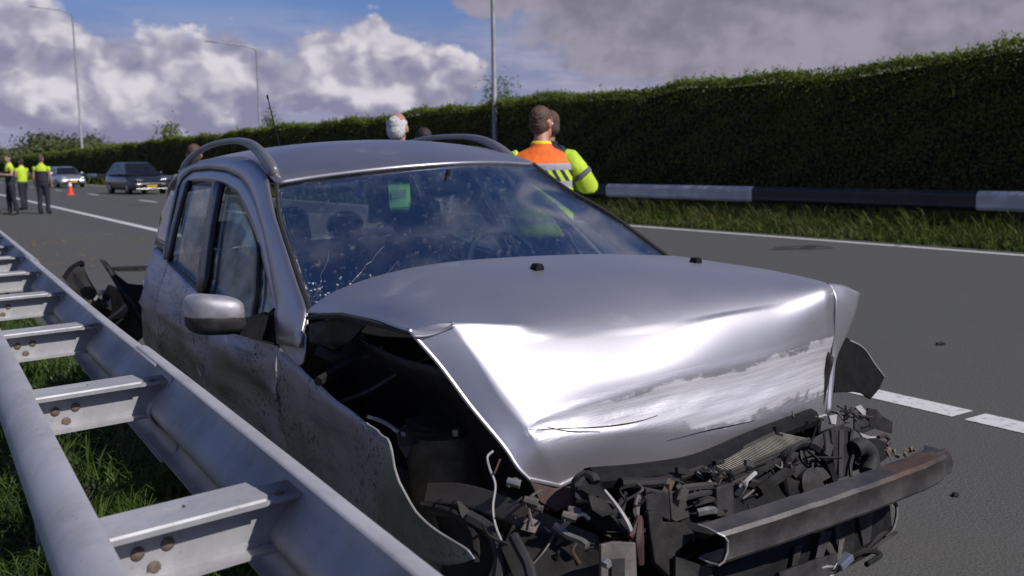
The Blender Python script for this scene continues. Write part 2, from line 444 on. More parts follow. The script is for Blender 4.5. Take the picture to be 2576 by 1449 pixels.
M_RADI = simple('radiator_fins', (.24, .22, .185), .6, .4, scale=24, var=.35)
M_RBRN = simple('radiator_brown', (.12, .085, .06), .7, .2, scale=16, var=.5, col2=(.055, .04, .03))
def rust_beam():
    m, t, b, g_ = newmat('rusted_beam_steel'); co = objco(t)
    sx = t.nodes.new('ShaderNodeSeparateXYZ'); t.links.new(co, sx.inputs[0])
    geo = t.nodes.new('ShaderNodeNewGeometry')
    nz = g_.noise(co, 9, 6, .65); n3 = g_.noise(co, 40, 4, .65)
    base = g_.mix(g_.ramp(nz, .35, .65), (.040, .037, .036), (.082, .075, .072))
    # rust grows towards the right-hand end and along the top flange
    rm = g_.m('ADD', g_.lin(sx.outputs[0], -.05, .55, -.28, .40), g_.m('SUBTRACT', nz, .42))
    rm = g_.m('MULTIPLY', g_.ramp(rm, .02, .24), g_.ramp(sx.outputs[2], .505, .53), clamp=True)
    rust = g_.mix(g_.ramp(n3, .3, .7), (.135, .070, .034), (.075, .040, .024))
    t.links.new(g_.mix(g_.m('MULTIPLY', rm, .9), base, rust), b.inputs['Base Color'])
    b.inputs['Metallic'].default_value = .45
    t.links.new(g_.lin(nz, .3, .7, .42, .62), b.inputs['Roughness'])
    bump(t, g_, n3, b, .3, .004)
    return m
M_BEAM = rust_beam()
def glass_mat(name, tint, refl=.0, fk=.58, rough=.0, dirt=.0, dscale=6, dcol=(.32, .31, .33)):
    """thin glass: clear tinted pass-through plus fresnel mirror, with a film of dust"""
    m, t, b, g_ = newmat(name); co = objco(t)
    tr = t.nodes.new('ShaderNodeBsdfTransparent'); tr.inputs[0].default_value = (*tint, 1)
    gl = t.nodes.new('ShaderNodeBsdfGlossy'); gl.inputs['Roughness'].default_value = rough; gl.inputs[0].default_value = (1, 1, 1, 1)
    fr = t.nodes.new('ShaderNodeFresnel'); fr.inputs[0].default_value = 1.5
    f = g_.m('ADD', g_.m('MULTIPLY', fr.outputs[0], fk), refl, clamp=True)
    mx = t.nodes.new('ShaderNodeMixShader'); t.links.new(f, mx.inputs[0]); t.links.new(tr.outputs[0], mx.inputs[1]); t.links.new(gl.outputs[0], mx.inputs[2])
    df = t.nodes.new('ShaderNodeBsdfDiffuse'); df.inputs[0].default_value = (*dcol, 1)
    dz = g_.m('MULTIPLY', g_.ramp(g_.noise(co, dscale, 6, .65), .42, .8), dirt)
    sp = g_.m('MULTIPLY', g_.ramp(g_.noise(co, dscale*14, 3, .6), .60, .72), dirt*1.3)
    m2 = t.nodes.new('ShaderNodeMixShader'); t.links.new(g_.m('ADD', dz, sp, clamp=True), m2.inputs[0])
    t.links.new(mx.outputs[0], m2.inputs[1]); t.links.new(df.outputs[0], m2.inputs[2])
    t.links.new(m2.outputs[0], t.nodes['Material Output'].inputs[0])
    return m
M_WS = glass_mat('windscreen_glass', (.91, .945, .95), .03, .62, 0., .10, 3)
M_SIDE = glass_mat('side_glass', (.89, .92, .91), .0, .26, .0, .25, 5, (.085, .088, .085))
M_SIDESP = glass_mat('wet_side_glass', (.82, .89, .89), .0, .26, .03, .42, 9, (.11, .118, .118))
M_DGLASS = simple('tinted_glass', (.012, .013, .018), .06, scale=3, var=.3)
M_CRACK = simple('glass_crumbs', (.40, .41, .45), .2, scale=80)
M_CRACKL = simple('glass_crack', (.16, .165, .19), .3, scale=80)
M_SEAT = simple('seat_cloth', (.018, .018, .021), .9, scale=30, bmp=.2)
M_SEATG = simple('grey_seat_cloth', (.030, .030, .034), .9, scale=30, bmp=.2)
M_BELT = simple('belt_webbing', (.34, .34, .33), .8, scale=40)
M_GPANEL = simple('panel_green', (.17, .50, .09), .5, scale=10, var=.5, col2=(.10, .30, .12))
M_CHROME = simple('bright_metal', (.72, .72, .74), .16, 1., scale=8, var=.1)
M_LAMP = simple('lamp_lens', (.26, .27, .27), .15, .3, scale=10, var=.3)
M_PLATE = simple('yellow_number_plate', (.62, .36, .02), .45, scale=9, var=.15)
M_CSILV = simple('silver_car_paint', (.52, .53, .58), .3, .75, scale=3, var=.1, coat=.4)
M_CDARK = simple('dark_car_paint', (.035, .035, .042), .28, .4, scale=3, var=.2, coat=.5)
M_SKIN = simple('skin', (.46, .25, .17), .55, scale=9, var=.22, spec=.35)
M_SKINR = simple('ruddy_skin', (.46, .215, .155), .55, scale=9, var=.25, spec=.35)
M_HWHITE = simple('white_hair', (.66, .64, .62), .8, scale=50, var=.35)
M_HBROWN = simple('brown_hair', (.105, .055, .035), .75, scale=60, var=.45)
M_HDARK = simple('dark_hair', (.030, .022, .018), .75, scale=60, var=.45)
M_NAVY = simple('navy_uniform', (.018, .020, .032), .85, scale=14, var=.4)
M_HIVY = simple('hi_vis_yellow', (.52, .72, .03), .75, scale=7, var=.25)
M_BOOT = simple('boot_leather', (.012, .012, .013), .5, scale=20)
M_JEAN = simple('dark_trousers', (.028, .032, .05), .9, scale=20)
M_CONE = simple('cone_orange', (.72, .075, .025), .5, scale=8, var=.15)
M_CONEW = simple('cone_white', (.78, .78, .76), .5, scale=8, var=.1)
def hivis_mat():
    """jacket back: orange shoulders, grey reflective band, blue-yellow striped band, yellow hem"""
    m, t, b, g_ = newmat('hi_vis_jacket'); co = objco(t)
    sx = t.nodes.new('ShaderNodeSeparateXYZ'); t.links.new(co, sx.inputs[0]); x, y, z = sx.outputs
    nz = g_.noise(co, 6, 4, .6)
    org = g_.mix(g_.ramp(nz, .3, .7), (.86, .16, .012), (.74, .115, .012))
    yel = g_.mix(g_.ramp(nz, .3, .7), (.52, .72, .03), (.40, .58, .03))
    col = g_.mix(g_.ramp(z, 1.358, 1.362), yel, org)
    grey = (.33, .33, .36)
    def band(lo, hi): return g_.m('MULTIPLY', g_.m('GREATER_THAN', z, lo), g_.m('LESS_THAN', z, hi))
    st = g_.m('GREATER_THAN', g_.m('SINE', g_.m('MULTIPLY', g_.m('ADD', x, g_.m('MULTIPLY', z, .55)), 2*pi/.058)), 0.)
    stripe = g_.mix(st, (.52, .70, .04), (.02, .025, .05))
    col = g_.mix(band(1.325, 1.372), col, grey)
    col = g_.mix(band(1.245, 1.325), col, stripe)
    col = g_.mix(band(1.20, 1.245), col, grey)
    col = g_.mix(g_.m('ADD', band(1.06, 1.10), band(.93, .97)), col, grey)
    col = g_.mix(g_.m('GREATER_THAN', z, 1.515), col, (.75, .62, .02))
    t.links.new(col, b.inputs['Base Color']); b.inputs['Roughness'].default_value = .75
    bump(t, g_, g_.noise(co, 11, 4, .6), b, .5, .02)
    return m
M_HIVIS = hivis_mat()
def vest_mat():
    m, t, b, g_ = newmat('police_vest'); co = objco(t)
    sx = t.nodes.new('ShaderNodeSeparateXYZ'); t.links.new(co, sx.inputs[0]); z = sx.outputs[2]
    nz = g_.noise(co, 6, 4, .6)
    yel = g_.mix(g_.ramp(nz, .3, .7), (.50, .66, .03), (.40, .56, .03))
    col = g_.mix(g_.m('GREATER_THAN', z, 1.30), (.016, .018, .026), yel)
    t.links.new(col, b.inputs['Base Color']); b.inputs['Roughness'].default_value = .8
    return m
M_VEST = vest_mat()
def check_mat():
    m, t, b, g_ = newmat('checked_shirt'); co = objco(t)
    ck = t.nodes.new('ShaderNodeTexChecker'); ck.inputs['Scale'].default_value = 24; t.links.new(co, ck.inputs[0])
    ck.inputs[1].default_value = (.55, .55, .56, 1); ck.inputs[2].default_value = (.10, .10, .12, 1)
    t.links.new(ck.outputs[0], b.inputs['Base Color']); b.inputs['Roughness'].default_value = .85
    return m
M_CHECK = check_mat()
M_GREYJ = simple('grey_jacket', (.12, .12, .13), .85, scale=12)

# ------------------------------------------------------------------ ground and road
tag(mesh('ground', [(-2500, -2500, -.03), (2500, -2500, -.03), (2500, 2500, -.03), (-2500, 2500, -.03)], [(0, 1, 2, 3)], M_SOIL), kind='structure')
RX0, RX1 = .98, 13.45
tag(mesh('road', [(RX0, -40, 0), (RX1, -40, 0), (RX1, 900, 0), (RX0, 900, 0), (RX0, -40, -.06), (RX1, -40, -.06), (RX1, 900, -.06), (RX0, 900, -.06)],
     [(0, 1, 2, 3), (0, 4, 5, 1), (3, 2, 6, 7), (0, 3, 7, 4), (1, 5, 6, 2)], M_ASPH), kind='structure')
def strip(name, x, w, y0, y1, wob=0.):
    return tag(mesh(name, [(x-w/2, y0, .004), (x+w/2, y0, .004), (x+w/2, y1, .004), (x-w/2, y1, .004)], [(0, 1, 2, 3)], M_LINE), kind='structure')
# shoulder line, with drainage gaps in the thick paint
yb = [-8, 0.1, 2.78, 2.84, 10.3, 10.34, 18.2, 18.24, 26, 26.03, 34, 34.03, 50]
gap_y = [-20, -12, -4.6, 2.80, 10.4, 18.1, 26, 34, 42, 60, 100, 250, 600]
for a, b_ in zip(gap_y[:-1], gap_y[1:]): strip('shoulder_line', 4.74, .20, a+.035, b_-.035)
for k in range(-2, 18): strip('lane_line', 8.55, .15, 3.0+k*12.4 - 1.5, 3.0+k*12.4+1.5)
for a, b_ in ((-20, 9), (9, 22), (22, 40), (40, 90), (90, 600)): strip('edge_line', 13.02, .16, a+.02, b_-.02)
# ------------------------------------------------------------------ hedge, trees, grass
def leaves(name, P, Nn, size, mat, parent=None, asp=.55, jitter=.9, up=0.):
    """one small rhombic leaf face per point (kept as one mesh: leaves nobody could count)"""
    n = len(P); r = rng.normal(size=(n, 3)); nn = np.asarray(Nn, float) + jitter*r
    nn /= np.linalg.norm(nn, axis=1, keepdims=True)
    t = rng.normal(size=(n, 3)); t[:, 2] += up
    t -= nn*(t*nn).sum(1, keepdims=True); t /= np.linalg.norm(t, axis=1, keepdims=True)
    b = np.cross(nn, t); s = (np.asarray(size)*rng.uniform(.65, 1.35, n))[:, None]
    V = np.stack([P - t*s*.5, P + b*s*asp*.5, P + t*s*.5, P - b*s*asp*.5], 1).reshape(-1, 3)
    me = bpy.data.meshes.new(name); me.vertices.add(4*n); me.vertices.foreach_set('co', V.astype(np.float32).ravel())
    me.loops.add(4*n); me.loops.foreach_set('vertex_index', np.arange(4*n, dtype=np.int32))
    me.polygons.add(n); me.polygons.foreach_set('loop_start', np.arange(0, 4*n, 4, dtype=np.int32)); me.polygons.foreach_set('loop_total', np.full(n, 4, np.int32))
    me.update(calc_edges=True)
    return put(name, me, mat, parent)
def blades(name, P, h, w, lean, mat, parent=None):
    """bent grass blades, three faces each"""
    n = len(P); a = rng.uniform(0, 2*pi, n); d = np.stack([np.cos(a), np.sin(a), np.zeros(n)], 1)
    c = rng.uniform(0, 2*pi, n); sd = np.stack([np.cos(c), np.sin(c), np.zeros(n)], 1)
    h = h[:, None]; w = np.broadcast_to(np.asarray(w), (n,))[:, None]; ln = (lean*rng.uniform(.2, 1.6, n))[:, None]
    up = np.array([[0, 0, 1.]])
    p1 = P + up*h*.45 + d*h*ln*.22; p2 = P + up*h*.8 + d*h*ln*.62; p3 = P + up*h*(1-.25*ln) + d*h*ln*1.1
    V = np.stack([P - sd*w*.5, P + sd*w*.5, p1 + sd*w*.45, p1 - sd*w*.45, p2 + sd*w*.3, p2 - sd*w*.3, p3], 1).reshape(-1, 3)
    base = np.arange(n)[:, None]*7
    q = np.concatenate([base + np.array([[0, 1, 2, 3]]), base + np.array([[3, 2, 4, 5]])], 1).reshape(-1)
    tr = (base + np.array([[5, 4, 6]])).reshape(-1)
    idx = np.concatenate([q, tr]).astype(np.int32)
    tot = np.concatenate([np.full(2*n, 4), np.full(n, 3)]).astype(np.int32); st = np.concatenate([[0], np.cumsum(tot)[:-1]]).astype(np.int32)
    me = bpy.data.meshes.new(name); me.vertices.add(7*n); me.vertices.foreach_set('co', V.astype(np.float32).ravel())
    me.loops.add(len(idx)); me.loops.foreach_set('vertex_index', idx)
    me.polygons.add(3*n); me.polygons.foreach_set('loop_start', st); me.polygons.foreach_set('loop_total', tot)
    me.update(calc_edges=True)
    return put(name, me, mat, parent)
HX0, HX1, HZ = 15.55, 17.4, 3.12
hedge = empty('hedge', (0, 0, 0), 0, 'long tall clipped green hedge running behind the black and white guard rail', 'hedge')
def wob(y): return .07*np.sin(y*.9) + .05*np.sin(y*2.3+1) + .05*np.sin(y*.31)
# dark twiggy inside, bulging a little
ys = np.concatenate([np.arange(-12, 80, 1.5), np.arange(80, 420, 12)])
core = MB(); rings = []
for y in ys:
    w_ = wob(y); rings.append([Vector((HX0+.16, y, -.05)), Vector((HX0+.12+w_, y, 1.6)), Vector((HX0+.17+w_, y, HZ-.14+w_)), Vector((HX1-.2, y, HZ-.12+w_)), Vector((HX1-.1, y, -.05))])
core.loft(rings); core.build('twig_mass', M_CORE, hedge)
def hedge_pts(y0, y1, n_face, n_top, sz):
    y = rng.uniform(y0, y1, n_face); z = rng.uniform(0.02, HZ, n_face); x = HX0 + wob(y) + .05*np.sin(z*7+y*3.1) + rng.normal(0, .045, n_face)
    P = np.stack([x, y, z], 1); Nn = np.tile([-1., 0, .25], (n_face, 1))
    yt = rng.uniform(y0, y1, n_top); xt = rng.uniform(HX0, HX1, n_top); zt = HZ + wob(yt) + rng.normal(0, .04, n_top) + .05*np.sin(xt*5+yt*4)
    Pt = np.stack([xt, yt, zt], 1)
    return P, Nn, Pt
parts_f, parts_s = [], []
sizes_f, sizes_s = [], []
for y0, y1, nf, ntp, sz in ((2, 14, 52000, 14000, .055), (14, 32, 46000, 15000, .065), (32, 70, 32000, 12000, .10), (70, 160, 16000, 8000, .2), (160, 420, 9000, 5000, .45), (-12, 2, 9000, 4000, .08)):
    P, Nn, Pt = hedge_pts(y0, y1, nf, ntp, sz); parts_f.append((P, Nn)); sizes_f.append(np.full(nf, sz)); parts_s.append(Pt); sizes_s.append(np.full(ntp, sz*1.1))
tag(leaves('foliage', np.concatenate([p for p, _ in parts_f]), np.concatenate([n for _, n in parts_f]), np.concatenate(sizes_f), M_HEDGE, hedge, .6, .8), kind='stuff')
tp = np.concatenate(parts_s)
tag(leaves('top_foliage', tp, np.tile([0, 0, 1.], (len(tp), 1)), np.concatenate(sizes_s), M_SHOOT_LIT, hedge, .5, 1.1, 1.2), kind='stuff')  # paler leaf colour paints the sunlit top
# paler leaves painting small light glints on the shaded face
ns = 700; ysp = 4 + 60*rng.random(ns)**1.4; zs = rng.uniform(.9, HZ, ns); tag(leaves('glint_leaf', np.stack([HX0 - .06 + wob(ysp) + rng.normal(0, .03, ns), ysp, zs], 1), np.tile([-1., -.2, .5], (ns, 1)), .05, M_SHOOT_LIT, hedge, .6, .7), kind='stuff')
# rim leaves in the paler colour, painting the sunlit clipped edge
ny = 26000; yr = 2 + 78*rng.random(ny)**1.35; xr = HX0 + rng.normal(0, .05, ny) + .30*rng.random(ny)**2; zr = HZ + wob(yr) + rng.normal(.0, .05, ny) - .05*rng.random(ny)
tag(leaves('rim_foliage', np.stack([xr, yr, zr], 1), np.tile([-.2, -.1, .8], (ny, 1)), .05 + .0011*yr, M_SHOOT_LIT, hedge, .5, .9, 1.), kind='stuff')
# young shoots sticking up out of the clipped top, uneven in height
sp_, ss_ = [], []
for k in range(1500):
    y = 2 + 75*rng.random()**1.5; x = HX0 + rng.uniform(-.03, .7); hh = .06 + .22*rng.random()**3 + (.16 if rng.random() < .03 else 0)
    nl = int(5+hh*45); t = rng.random(nl)
    sp_.append(np.stack([x + rng.normal(0, .022, nl) + t*rng.normal(0, .03), y + rng.normal(0, .022, nl) + t*rng.normal(0, .05), HZ + wob(y) - .03 + t*hh], 1)); ss_.append(np.full(nl, .05 + .0006*y))
sp_ = np.concatenate(sp_)
tag(leaves('shoot', sp_, np.tile([-.3, -.3, .6], (len(sp_), 1)), np.concatenate(ss_), M_SHOOT_LIT, hedge, .4, 1., 2.), kind='stuff')

def bush(name, base, h, r, n, label, cat, group=None, leaf=.09, mat=M_SHOOT_LIT, stems=4, lobes=6):
    o = empty(name, base, 0, label, cat, group); mb = MB(); P = []
    for s in range(stems):
        a = rng.uniform(0, 2*pi); tip = Vector((cos(a)*r*.6*rng.random(), sin(a)*r*.6*rng.random(), h*rng.uniform(.75, 1.)))
        pts = [Vector((cos(a)*.05*r, sin(a)*.05*r, 0)), Vector((tip.x*.35+.05*r*rng.normal(), tip.y*.35, tip.z*.45)), tip]
        mb.tube(pts, [.035*h/3+.01, .02*h/3+.006, .004], 6)
        for q in range(lobes):
            t = rng.uniform(.3, 1.); c_ = pts[1].lerp(tip, t)
            P.append(np.array(c_) + rng.normal(0, 1, (n//(stems*lobes), 3))*np.array([r*.30, r*.30, h*.09]))
    mb.build('trunk', M_BARK, o, True)
    P = np.concatenate(P); P[:, 2] = np.maximum(P[:, 2], .05)
    tag(leaves('crown', P, P*np.array([1, 1, .4])+np.array([0, 0, .2]), leaf, mat, o, .55, 1.1), kind='stuff')
    return o
def at_top(px, py, X):      # a point on the vertical plane x = X
    return hit(px, py, 0, X)
b1 = at_top(1250, 245, 16.2); b2 = at_top(668, 325, 16.2); b3 = at_top(2508, 120, 16.1); b4 = at_top(420, 345, 16.2)
bush('sapling', (16.4, b1.y, 0), 3.95, .75, 2600, 'leafy sapling poking out of hedge beside the middle lamp post', 'shrub', 'saplings in the hedge', .10, stems=5)
bush('sapling', (16.4, b2.y, 0), 4.0, .65, 900, 'small leafy sapling rising above hedge behind the car aerial', 'shrub', 'saplings in the hedge', .16)
bush('sapling', (16.2, b3.y, 0), 3.38, .2, 500, 'short pointed shoot above hedge top at the right edge', 'shrub', 'saplings in the hedge', .07, stems=3)
bush('sapling', (16.6, b4.y, 0), 4.3, 1.0, 700, 'rounded sapling above hedge left of the aerial', 'shrub', 'saplings in the hedge', .25)
for px, top_, w_, lab in ((95, 340, 5.5, 'broad hazy tree beyond the far hedge end at left'), (150, 352, 5, 'low tree left of the far lamp post'), (215, 342, 4.5, 'tree right beside the foot of the far lamp post'), (25, 372, 6, 'lowest far tree at the left edge above police')):
    p = atdist(px, 420, 150); topz = CAM_H + (421-top_)/FPX*150
    bush('tree', (p.x, p.y, 0), topz, w_, 2600, lab, 'tree', 'trees far beyond the hedge', .55, M_TREE, 5, 7)

# grass round the crash barrier, dense and long
def clump(n, x0, x1, y0, y1, hm, z=-.03, power=1.):
    k = n//9; cx = rng.uniform(x0, x1, k); cy = y0 + (y1-y0)*rng.random(k)**power; ch = hm*rng.uniform(.55, 1.35, k)
    P = np.stack([np.repeat(cx, 9) + rng.normal(0, .028, 9*k), np.repeat(cy, 9) + rng.normal(0, .028, 9*k), np.full(9*k, z)], 1)
    return P, np.repeat(ch, 9)*rng.uniform(.5, 1.15, 9*k)
Ps, Hs = [], []
for a in ((34000, -.9, 1.02, .6, 4.2, .15), (14000, -1.6, .98, 3.8, 11, .17), (7000, -6, -.9, 2, 14, .2), (9000, -14, .9, 11, 45, .25)):
    p_, h_ = clump(*a); Ps.append(p_); Hs.append(h_)
P = np.concatenate(Ps); H = np.concatenate(Hs)
tag(blades('grass', P, H, np.where(P[:, 1] > 4, .009, .0058)*np.where(P[:, 1] > 11, 2.5, 1), .8, M_GRASS), kind='stuff')
Ps, Hs = [], []
for a in ((60000, 13.42, 15.7, 4, 26, .38), (24000, 13.4, 15.8, 26, 70, .42), (9000, 13.4, 15.9, 70, 220, .5)):
    p_, h_ = clump(*a); h_ = h_*(.3 + .95*np.clip((p_[:, 0]-13.4)/.9, 0, 1)); Ps.append(p_); Hs.append(h_)
P = np.concatenate(Ps); H = np.concatenate(Hs)
tag(blades('verge_grass', P, H, np.where(P[:, 1] > 26, .04, .016)*np.where(P[:, 1] > 70, 2.5, 1), .7, M_VERGE), kind='stuff')

# ------------------------------------------------------------------ guard rail on the far side, painted black and white
gr = empty('guard_rail', (14.6, 0, 0), 0, 'long roadside guard rail painted in black and white sections below the hedge', 'guard rail')
def wprof(z0, z1, d=.075):
    zz = np.array([0, .05, .2, .30, .42, .5, .58, .70, .8, .95, 1.]); xx = np.array([0, -.03, -1, -1, -.1, 0, -.1, -1, -1, -.03, 0])
    return [(d*x, z0+(z1-z0)*z) for x, z in zip(xx, zz)]
def aprof(z0, z1):      # folded box-like rail with flat face, as in the photo: sloped top, flat face, lip
    return [(.0, z1), (-.012, z1-.003), (-.070, z1-.052), (-.080, z1-.085), (-.072, z0+.12), (-.078, z0+.06), (-.05, z0+.015), (0, z0)]
ybr = sorted([hit(px, 495, 0, 14.6).y for px in (2462, 1897, 1530)])
step = (ybr[2]-ybr[0])/2
bounds = [ybr[0]-step, ybr[0], ybr[1], ybr[2]]; 
while bounds[-1] < 330: bounds.append(bounds[-1] + (4.6 if bounds[-1] < 150 else 9.2))
white = True
for a, b_ in zip(bounds[:-1], bounds[1:]):
    prof = aprof(.50, .82); mb = MB()
    mb.loft([[Vector((x, yy, z)) for x, z in prof] + [Vector((x+.012, yy, z)) for x, z in prof[::-1]] for yy in (a+.004, b_-.004)])
    mb.build('rail_section', M_RWHITE if white else M_RBLACK, gr); white = not white
for k in range(44):
    y = 2.2 + k*4.6 + .8; mb = MB(); mb.box((.06, y, .38), (.07, .06, .78)); mb.box((.02, y, .66), (.05, .1, .2)); mb.build('post', M_RBLACK, gr)

# ------------------------------------------------------------------ lamp posts
def lamp(px, X=None, depth=None, H_=12., arm=3., label='', r=.09, headlen=.8):
    p = atdist(px, 380, depth); o = empty('lamp_post', (p.x, p.y, 0), 0, label, 'lamp post', 'lamp posts along the hedge')
    mb = MB(); mb.tube([(0, 0, -.1), (0, 0, 1.2), (0, 0, 1.25), (0, 0, H_*.97), (-.06, 0, H_)], [r*1.35, r*1.3, r, r*.6, r*.55], 10); mb.build('pole', M_POST, o, True)
    mb = MB(); mb.tube([(-.05, 0, H_), (-arm*.35, 0, H_+.22), (-arm, 0, H_+.35)], [r*.5, r*.45, r*.4], 8); mb.build('arm', M_POST, o, True)
    mb = MB(); x0 = -arm
    mb.loft([[Vector((x0+dx, w*cy_, H_+.35+hz+.5*w*cz)) for cy_, cz in ((1, -.2), (.7, .45), (0, .7), (-.7, .45), (-1, -.2), (0, -.5))] for dx, w, hz in ((.1, .06, 0), (-.1, .17, .01), (-headlen*.6, .2, .03), (-headlen, .1, .04))]); mb.build('lamp_head', M_POST, o, True)
lamp(1246, depth=29, H_=11.5, arm=2.6, label='nearest grey lamp post rising from hedge, top out of frame', r=.085)
lamp(657, depth=74, H_=CAM_H+285/FPX*74, arm=3.1, label='slim lamp post with outreach arm behind the car aerial', r=.10)
lamp(207, depth=104, H_=CAM_H+378/FPX*104, arm=3.4, label='farthest faint lamp post above the police officers', r=.13)
# ------------------------------------------------------------------ crash barrier beside the wreck (double rail with cross beams)
bar = empty('crash_barrier', (.45, 2, 0), 0, 'galvanised double rail crash barrier with ladder like cross beams in the grass', 'crash barrier')
bar.rotation_euler = (0, 0, 0)
def bx(y): return .017*(y-2) + .0009*max(0, y-4)**2*(1 if y < 12 else 0) + (.0009*64 + .0144*(y-12) if y >= 12 else 0)
def bxr(y): return float(np.interp(y, [-6, 1.2, 1.64, 2.78, 4.05, 9.8, 14], [.50, .577, .590, .615, .636, .775, .87])) + (.017*(y-14) if y > 14 else 0)
def section(sgn, key, z1, th=.0055):
    """folded sheet section (x, z): outer skin and the same offset inwards"""
    sp = spline(np.array(key), 3); prof = np.array([(sgn*x, z1 - z) for x, z in sp])
    tg = np.gradient(prof, axis=0); nn = np.stack([-tg[:, 1], tg[:, 0]], 1); nn /= np.linalg.norm(nn, axis=1, keepdims=True)
    if (nn[len(nn)//2, 0])*sgn > 0: nn = -nn
    return [tuple(p) for p in prof], [tuple(p) for p in prof + nn*th]
KEY_R = [(0, .004), (.006, .0), (.026, .001), (.042, .010), (.052, .026), (.055, .046), (.048, .068), (.030, .090), (.008, .112), (-.012, .134), (-.020, .155), (-.012, .176), (.008, .198), (.030, .220), (.048, .242), (.055, .264), (.05, .288), (.03, .306), (.0, .31)]
KEY_L = [(-.004, .010), (.0, .002), (.014, .0), (.034, .004), (.056, .017), (.074, .038), (.084, .062), (.080, .088), (.062, .116), (.036, .140), (.010, .158), (-.01, .17)]
def rail(sgn, y0, y1, lift=0.):
    a, b_ = section(sgn, KEY_R if sgn > 0 else KEY_L, .792 if sgn > 0 else .758); mb = MB(); ny = max(2, int((y1-y0)/.3)+1); rings = []
    for y in np.linspace(y0, y1, ny):
        o = (bxr(y) if sgn > 0 else .268 + bx(y)) + sgn*lift - .45
        rings.append([Vector((o+x, y-2, z+lift*.8)) for x, z in a] + [Vector((o+x, y-2, z+lift*.8)) for x, z in b_[::-1]])
    mb.loft(rings); o = mb.build('rail', M_ZINC, bar, True); return o
Y_S = [1.82 + 1.215*k for k in range(-3, 40)]
spl = [-4.2, -.9, 3.12, 7.12, 11.1, 15.1, 19.1, 23.1, 27.1, 31.1, 35.1, 39.1, 43.1, 47.1]
for sgn in (1, -1):
    for k, (a, b_) in enumerate(zip(spl[:-1], spl[1:])):
        rail(sgn, a-.16, b_+.16, .0075 if k % 2 else 0.)
def bolt(parent, p, ax, r=.014):
    mb = MB(); p = Vector(p); ax = Vector(ax).normalized()
    e1 = ax.orthogonal().normalized(); e2 = ax.cross(e1)
    rings = [[p + ax*h + (e1*cos(2*pi*k/10) + e2*sin(2*pi*k/10))*q for k in range(10)] for h, q in ((-.004, r), (.0025, r), (.005, r*.8), (.0062, r*.3))]
    mb.loft(rings); return mb.build('bolt', M_BOLT, parent, True)
# one cross beam (I section with slotted top flange), then copies of it and its bolts
def ibeam(L_):
    """channel section, open towards the camera, x from 0 to L_: slotted top flange with a turned-down lip, web, bottom flange"""
    mb = MB(); zt, zb, w = .742, .624, .058
    def plate(xa, xb, ya, yb, z, t=.008): mb.box(((xa+xb)/2, (ya+yb)/2, z-t/2), (xb-xa, yb-ya, t))
    xs0, xs1 = .085, .165
    plate(0, xs0, -w, w, zt); plate(xs1, L_-.075, -w, w, zt)
    plate(xs0, xs1, -w, .004, zt); plate(xs0, xs1, .024, w, zt)
    mb.prism([(L_-.075, -w, zt), (L_-.072, -w, zt), (L_-.062, -w*.72, zt), (L_-.062, w, zt), (L_-.075, w, zt)], (0, 0, -.008))  # flange end shaped like the shadow edge across it
    mb.prism([(0, -w, zt), (L_-.073, -w, zt), (L_-.073, -w-.003, zt-.005), (0, -w-.003, zt-.005)], (0, .001, -.011))      # lip
    plate(0, L_, -w*.95, w, zb+.008)
    mb.box((L_/2, -.010, (zt+zb)/2), (L_, .007, zt-zb-.016))
    for zz, dz in ((zt-.008, -1), (zb+.008, 1)):
        mb.prism([(0, -.0135, zz), (L_-.076, -.0135, zz), (L_-.076, -.0135, zz+dz*.010), (0, -.0135, zz+dz*.010)], (0, -.005, 0))
    # lower shelf, shaped to stand in for the flange's shaded end
    plate(L_-.078, L_+.035, -.050, .05, zt-.012, .007)
    return mb
cb0 = None
for k, y in enumerate(Y_S):
    if y > 46: break
    if cb0 is None:
        mb = ibeam(.372); cb0 = mb.build('cross_beam', M_ZINC, bar); cb = cb0
        for px_, pz in ((.062, .683), (.118, .687), (.090, .648)): bolt(cb0, (px_, -.0135, pz), (0, -1, 0), .0135)
        for px_ in (.345,): bolt(cb0, (px_, -.02, .730), (0, 0, 1), .010)
    else:
        cb = tree(cb0, bar)
    cb.location = (.258 + bx(y) - .45, y - .045 - 2, 0); cb.rotation_euler = (0, 0, .135 + rng.normal(0, .008))
for k in range(-1, 12):
    y = 3.62 + 4*k; mb = MB(); mb.tube([(.33+bx(y)-.45, y-2, -.3), (.33+bx(y)-.45, y-2, .60), (.33+bx(y)-.45, y-2, .606)], [.042, .042, .036], 16)
    mb.build('post', M_ZINC, bar, True)
# ------------------------------------------------------------------ the wreck. Local axes: x = across (car's left is +), y = towards its tail, z up
_cr, _sr, _cp, _sp, _cy, _sy = cos(.03489), sin(.03489), cos(-.0168), sin(-.0168), cos(.0098), sin(.0098)
RM = Matrix(((_cy, -_sy, 0), (_sy, _cy, 0), (0, 0, 1))) @ Matrix(((1, 0, 0), (0, _cp, -_sp), (0, _sp, _cp))) @ Matrix(((_cr, 0, -_sr), (0, 1, 0), (_sr, 0, _cr)))
CT = Vector((1.947, 1.554, .003))
car = empty('wrecked_car', CT, 0, 'crashed silver estate car with crumpled bonnet and torn off front resting beside the crash barrier', 'car')
car.rotation_euler = RM.to_euler()
_RT = RM.transposed(); _o = _RT @ (CAM - CT)
def cl(px, py, axis, val):
    d = _RT @ ray(px, py); t = (val - _o[axis])/d[axis]; return _o + d*t
def sY(s, z):
    yb = np.interp(s, [.2, .8, 1.48, 2.65, 3.37, 3.9, 4.12, 4.24], [.80, .80, .765, .785, .76, .725, .65, .52])
    if z < .95: return yb + .075*sin(pi*min(1, max(0, (.95-z)/.75))**.8)
    return yb - (z-.95)*.30 - (z-.95)**2*.12
def Sd(p):
    y = .75
    for _ in range(50):
        P = cl(p[0], p[1], 0, -y); y = .5*y + .5*sY(P.y, P.z)
    return (P.y, P.z)
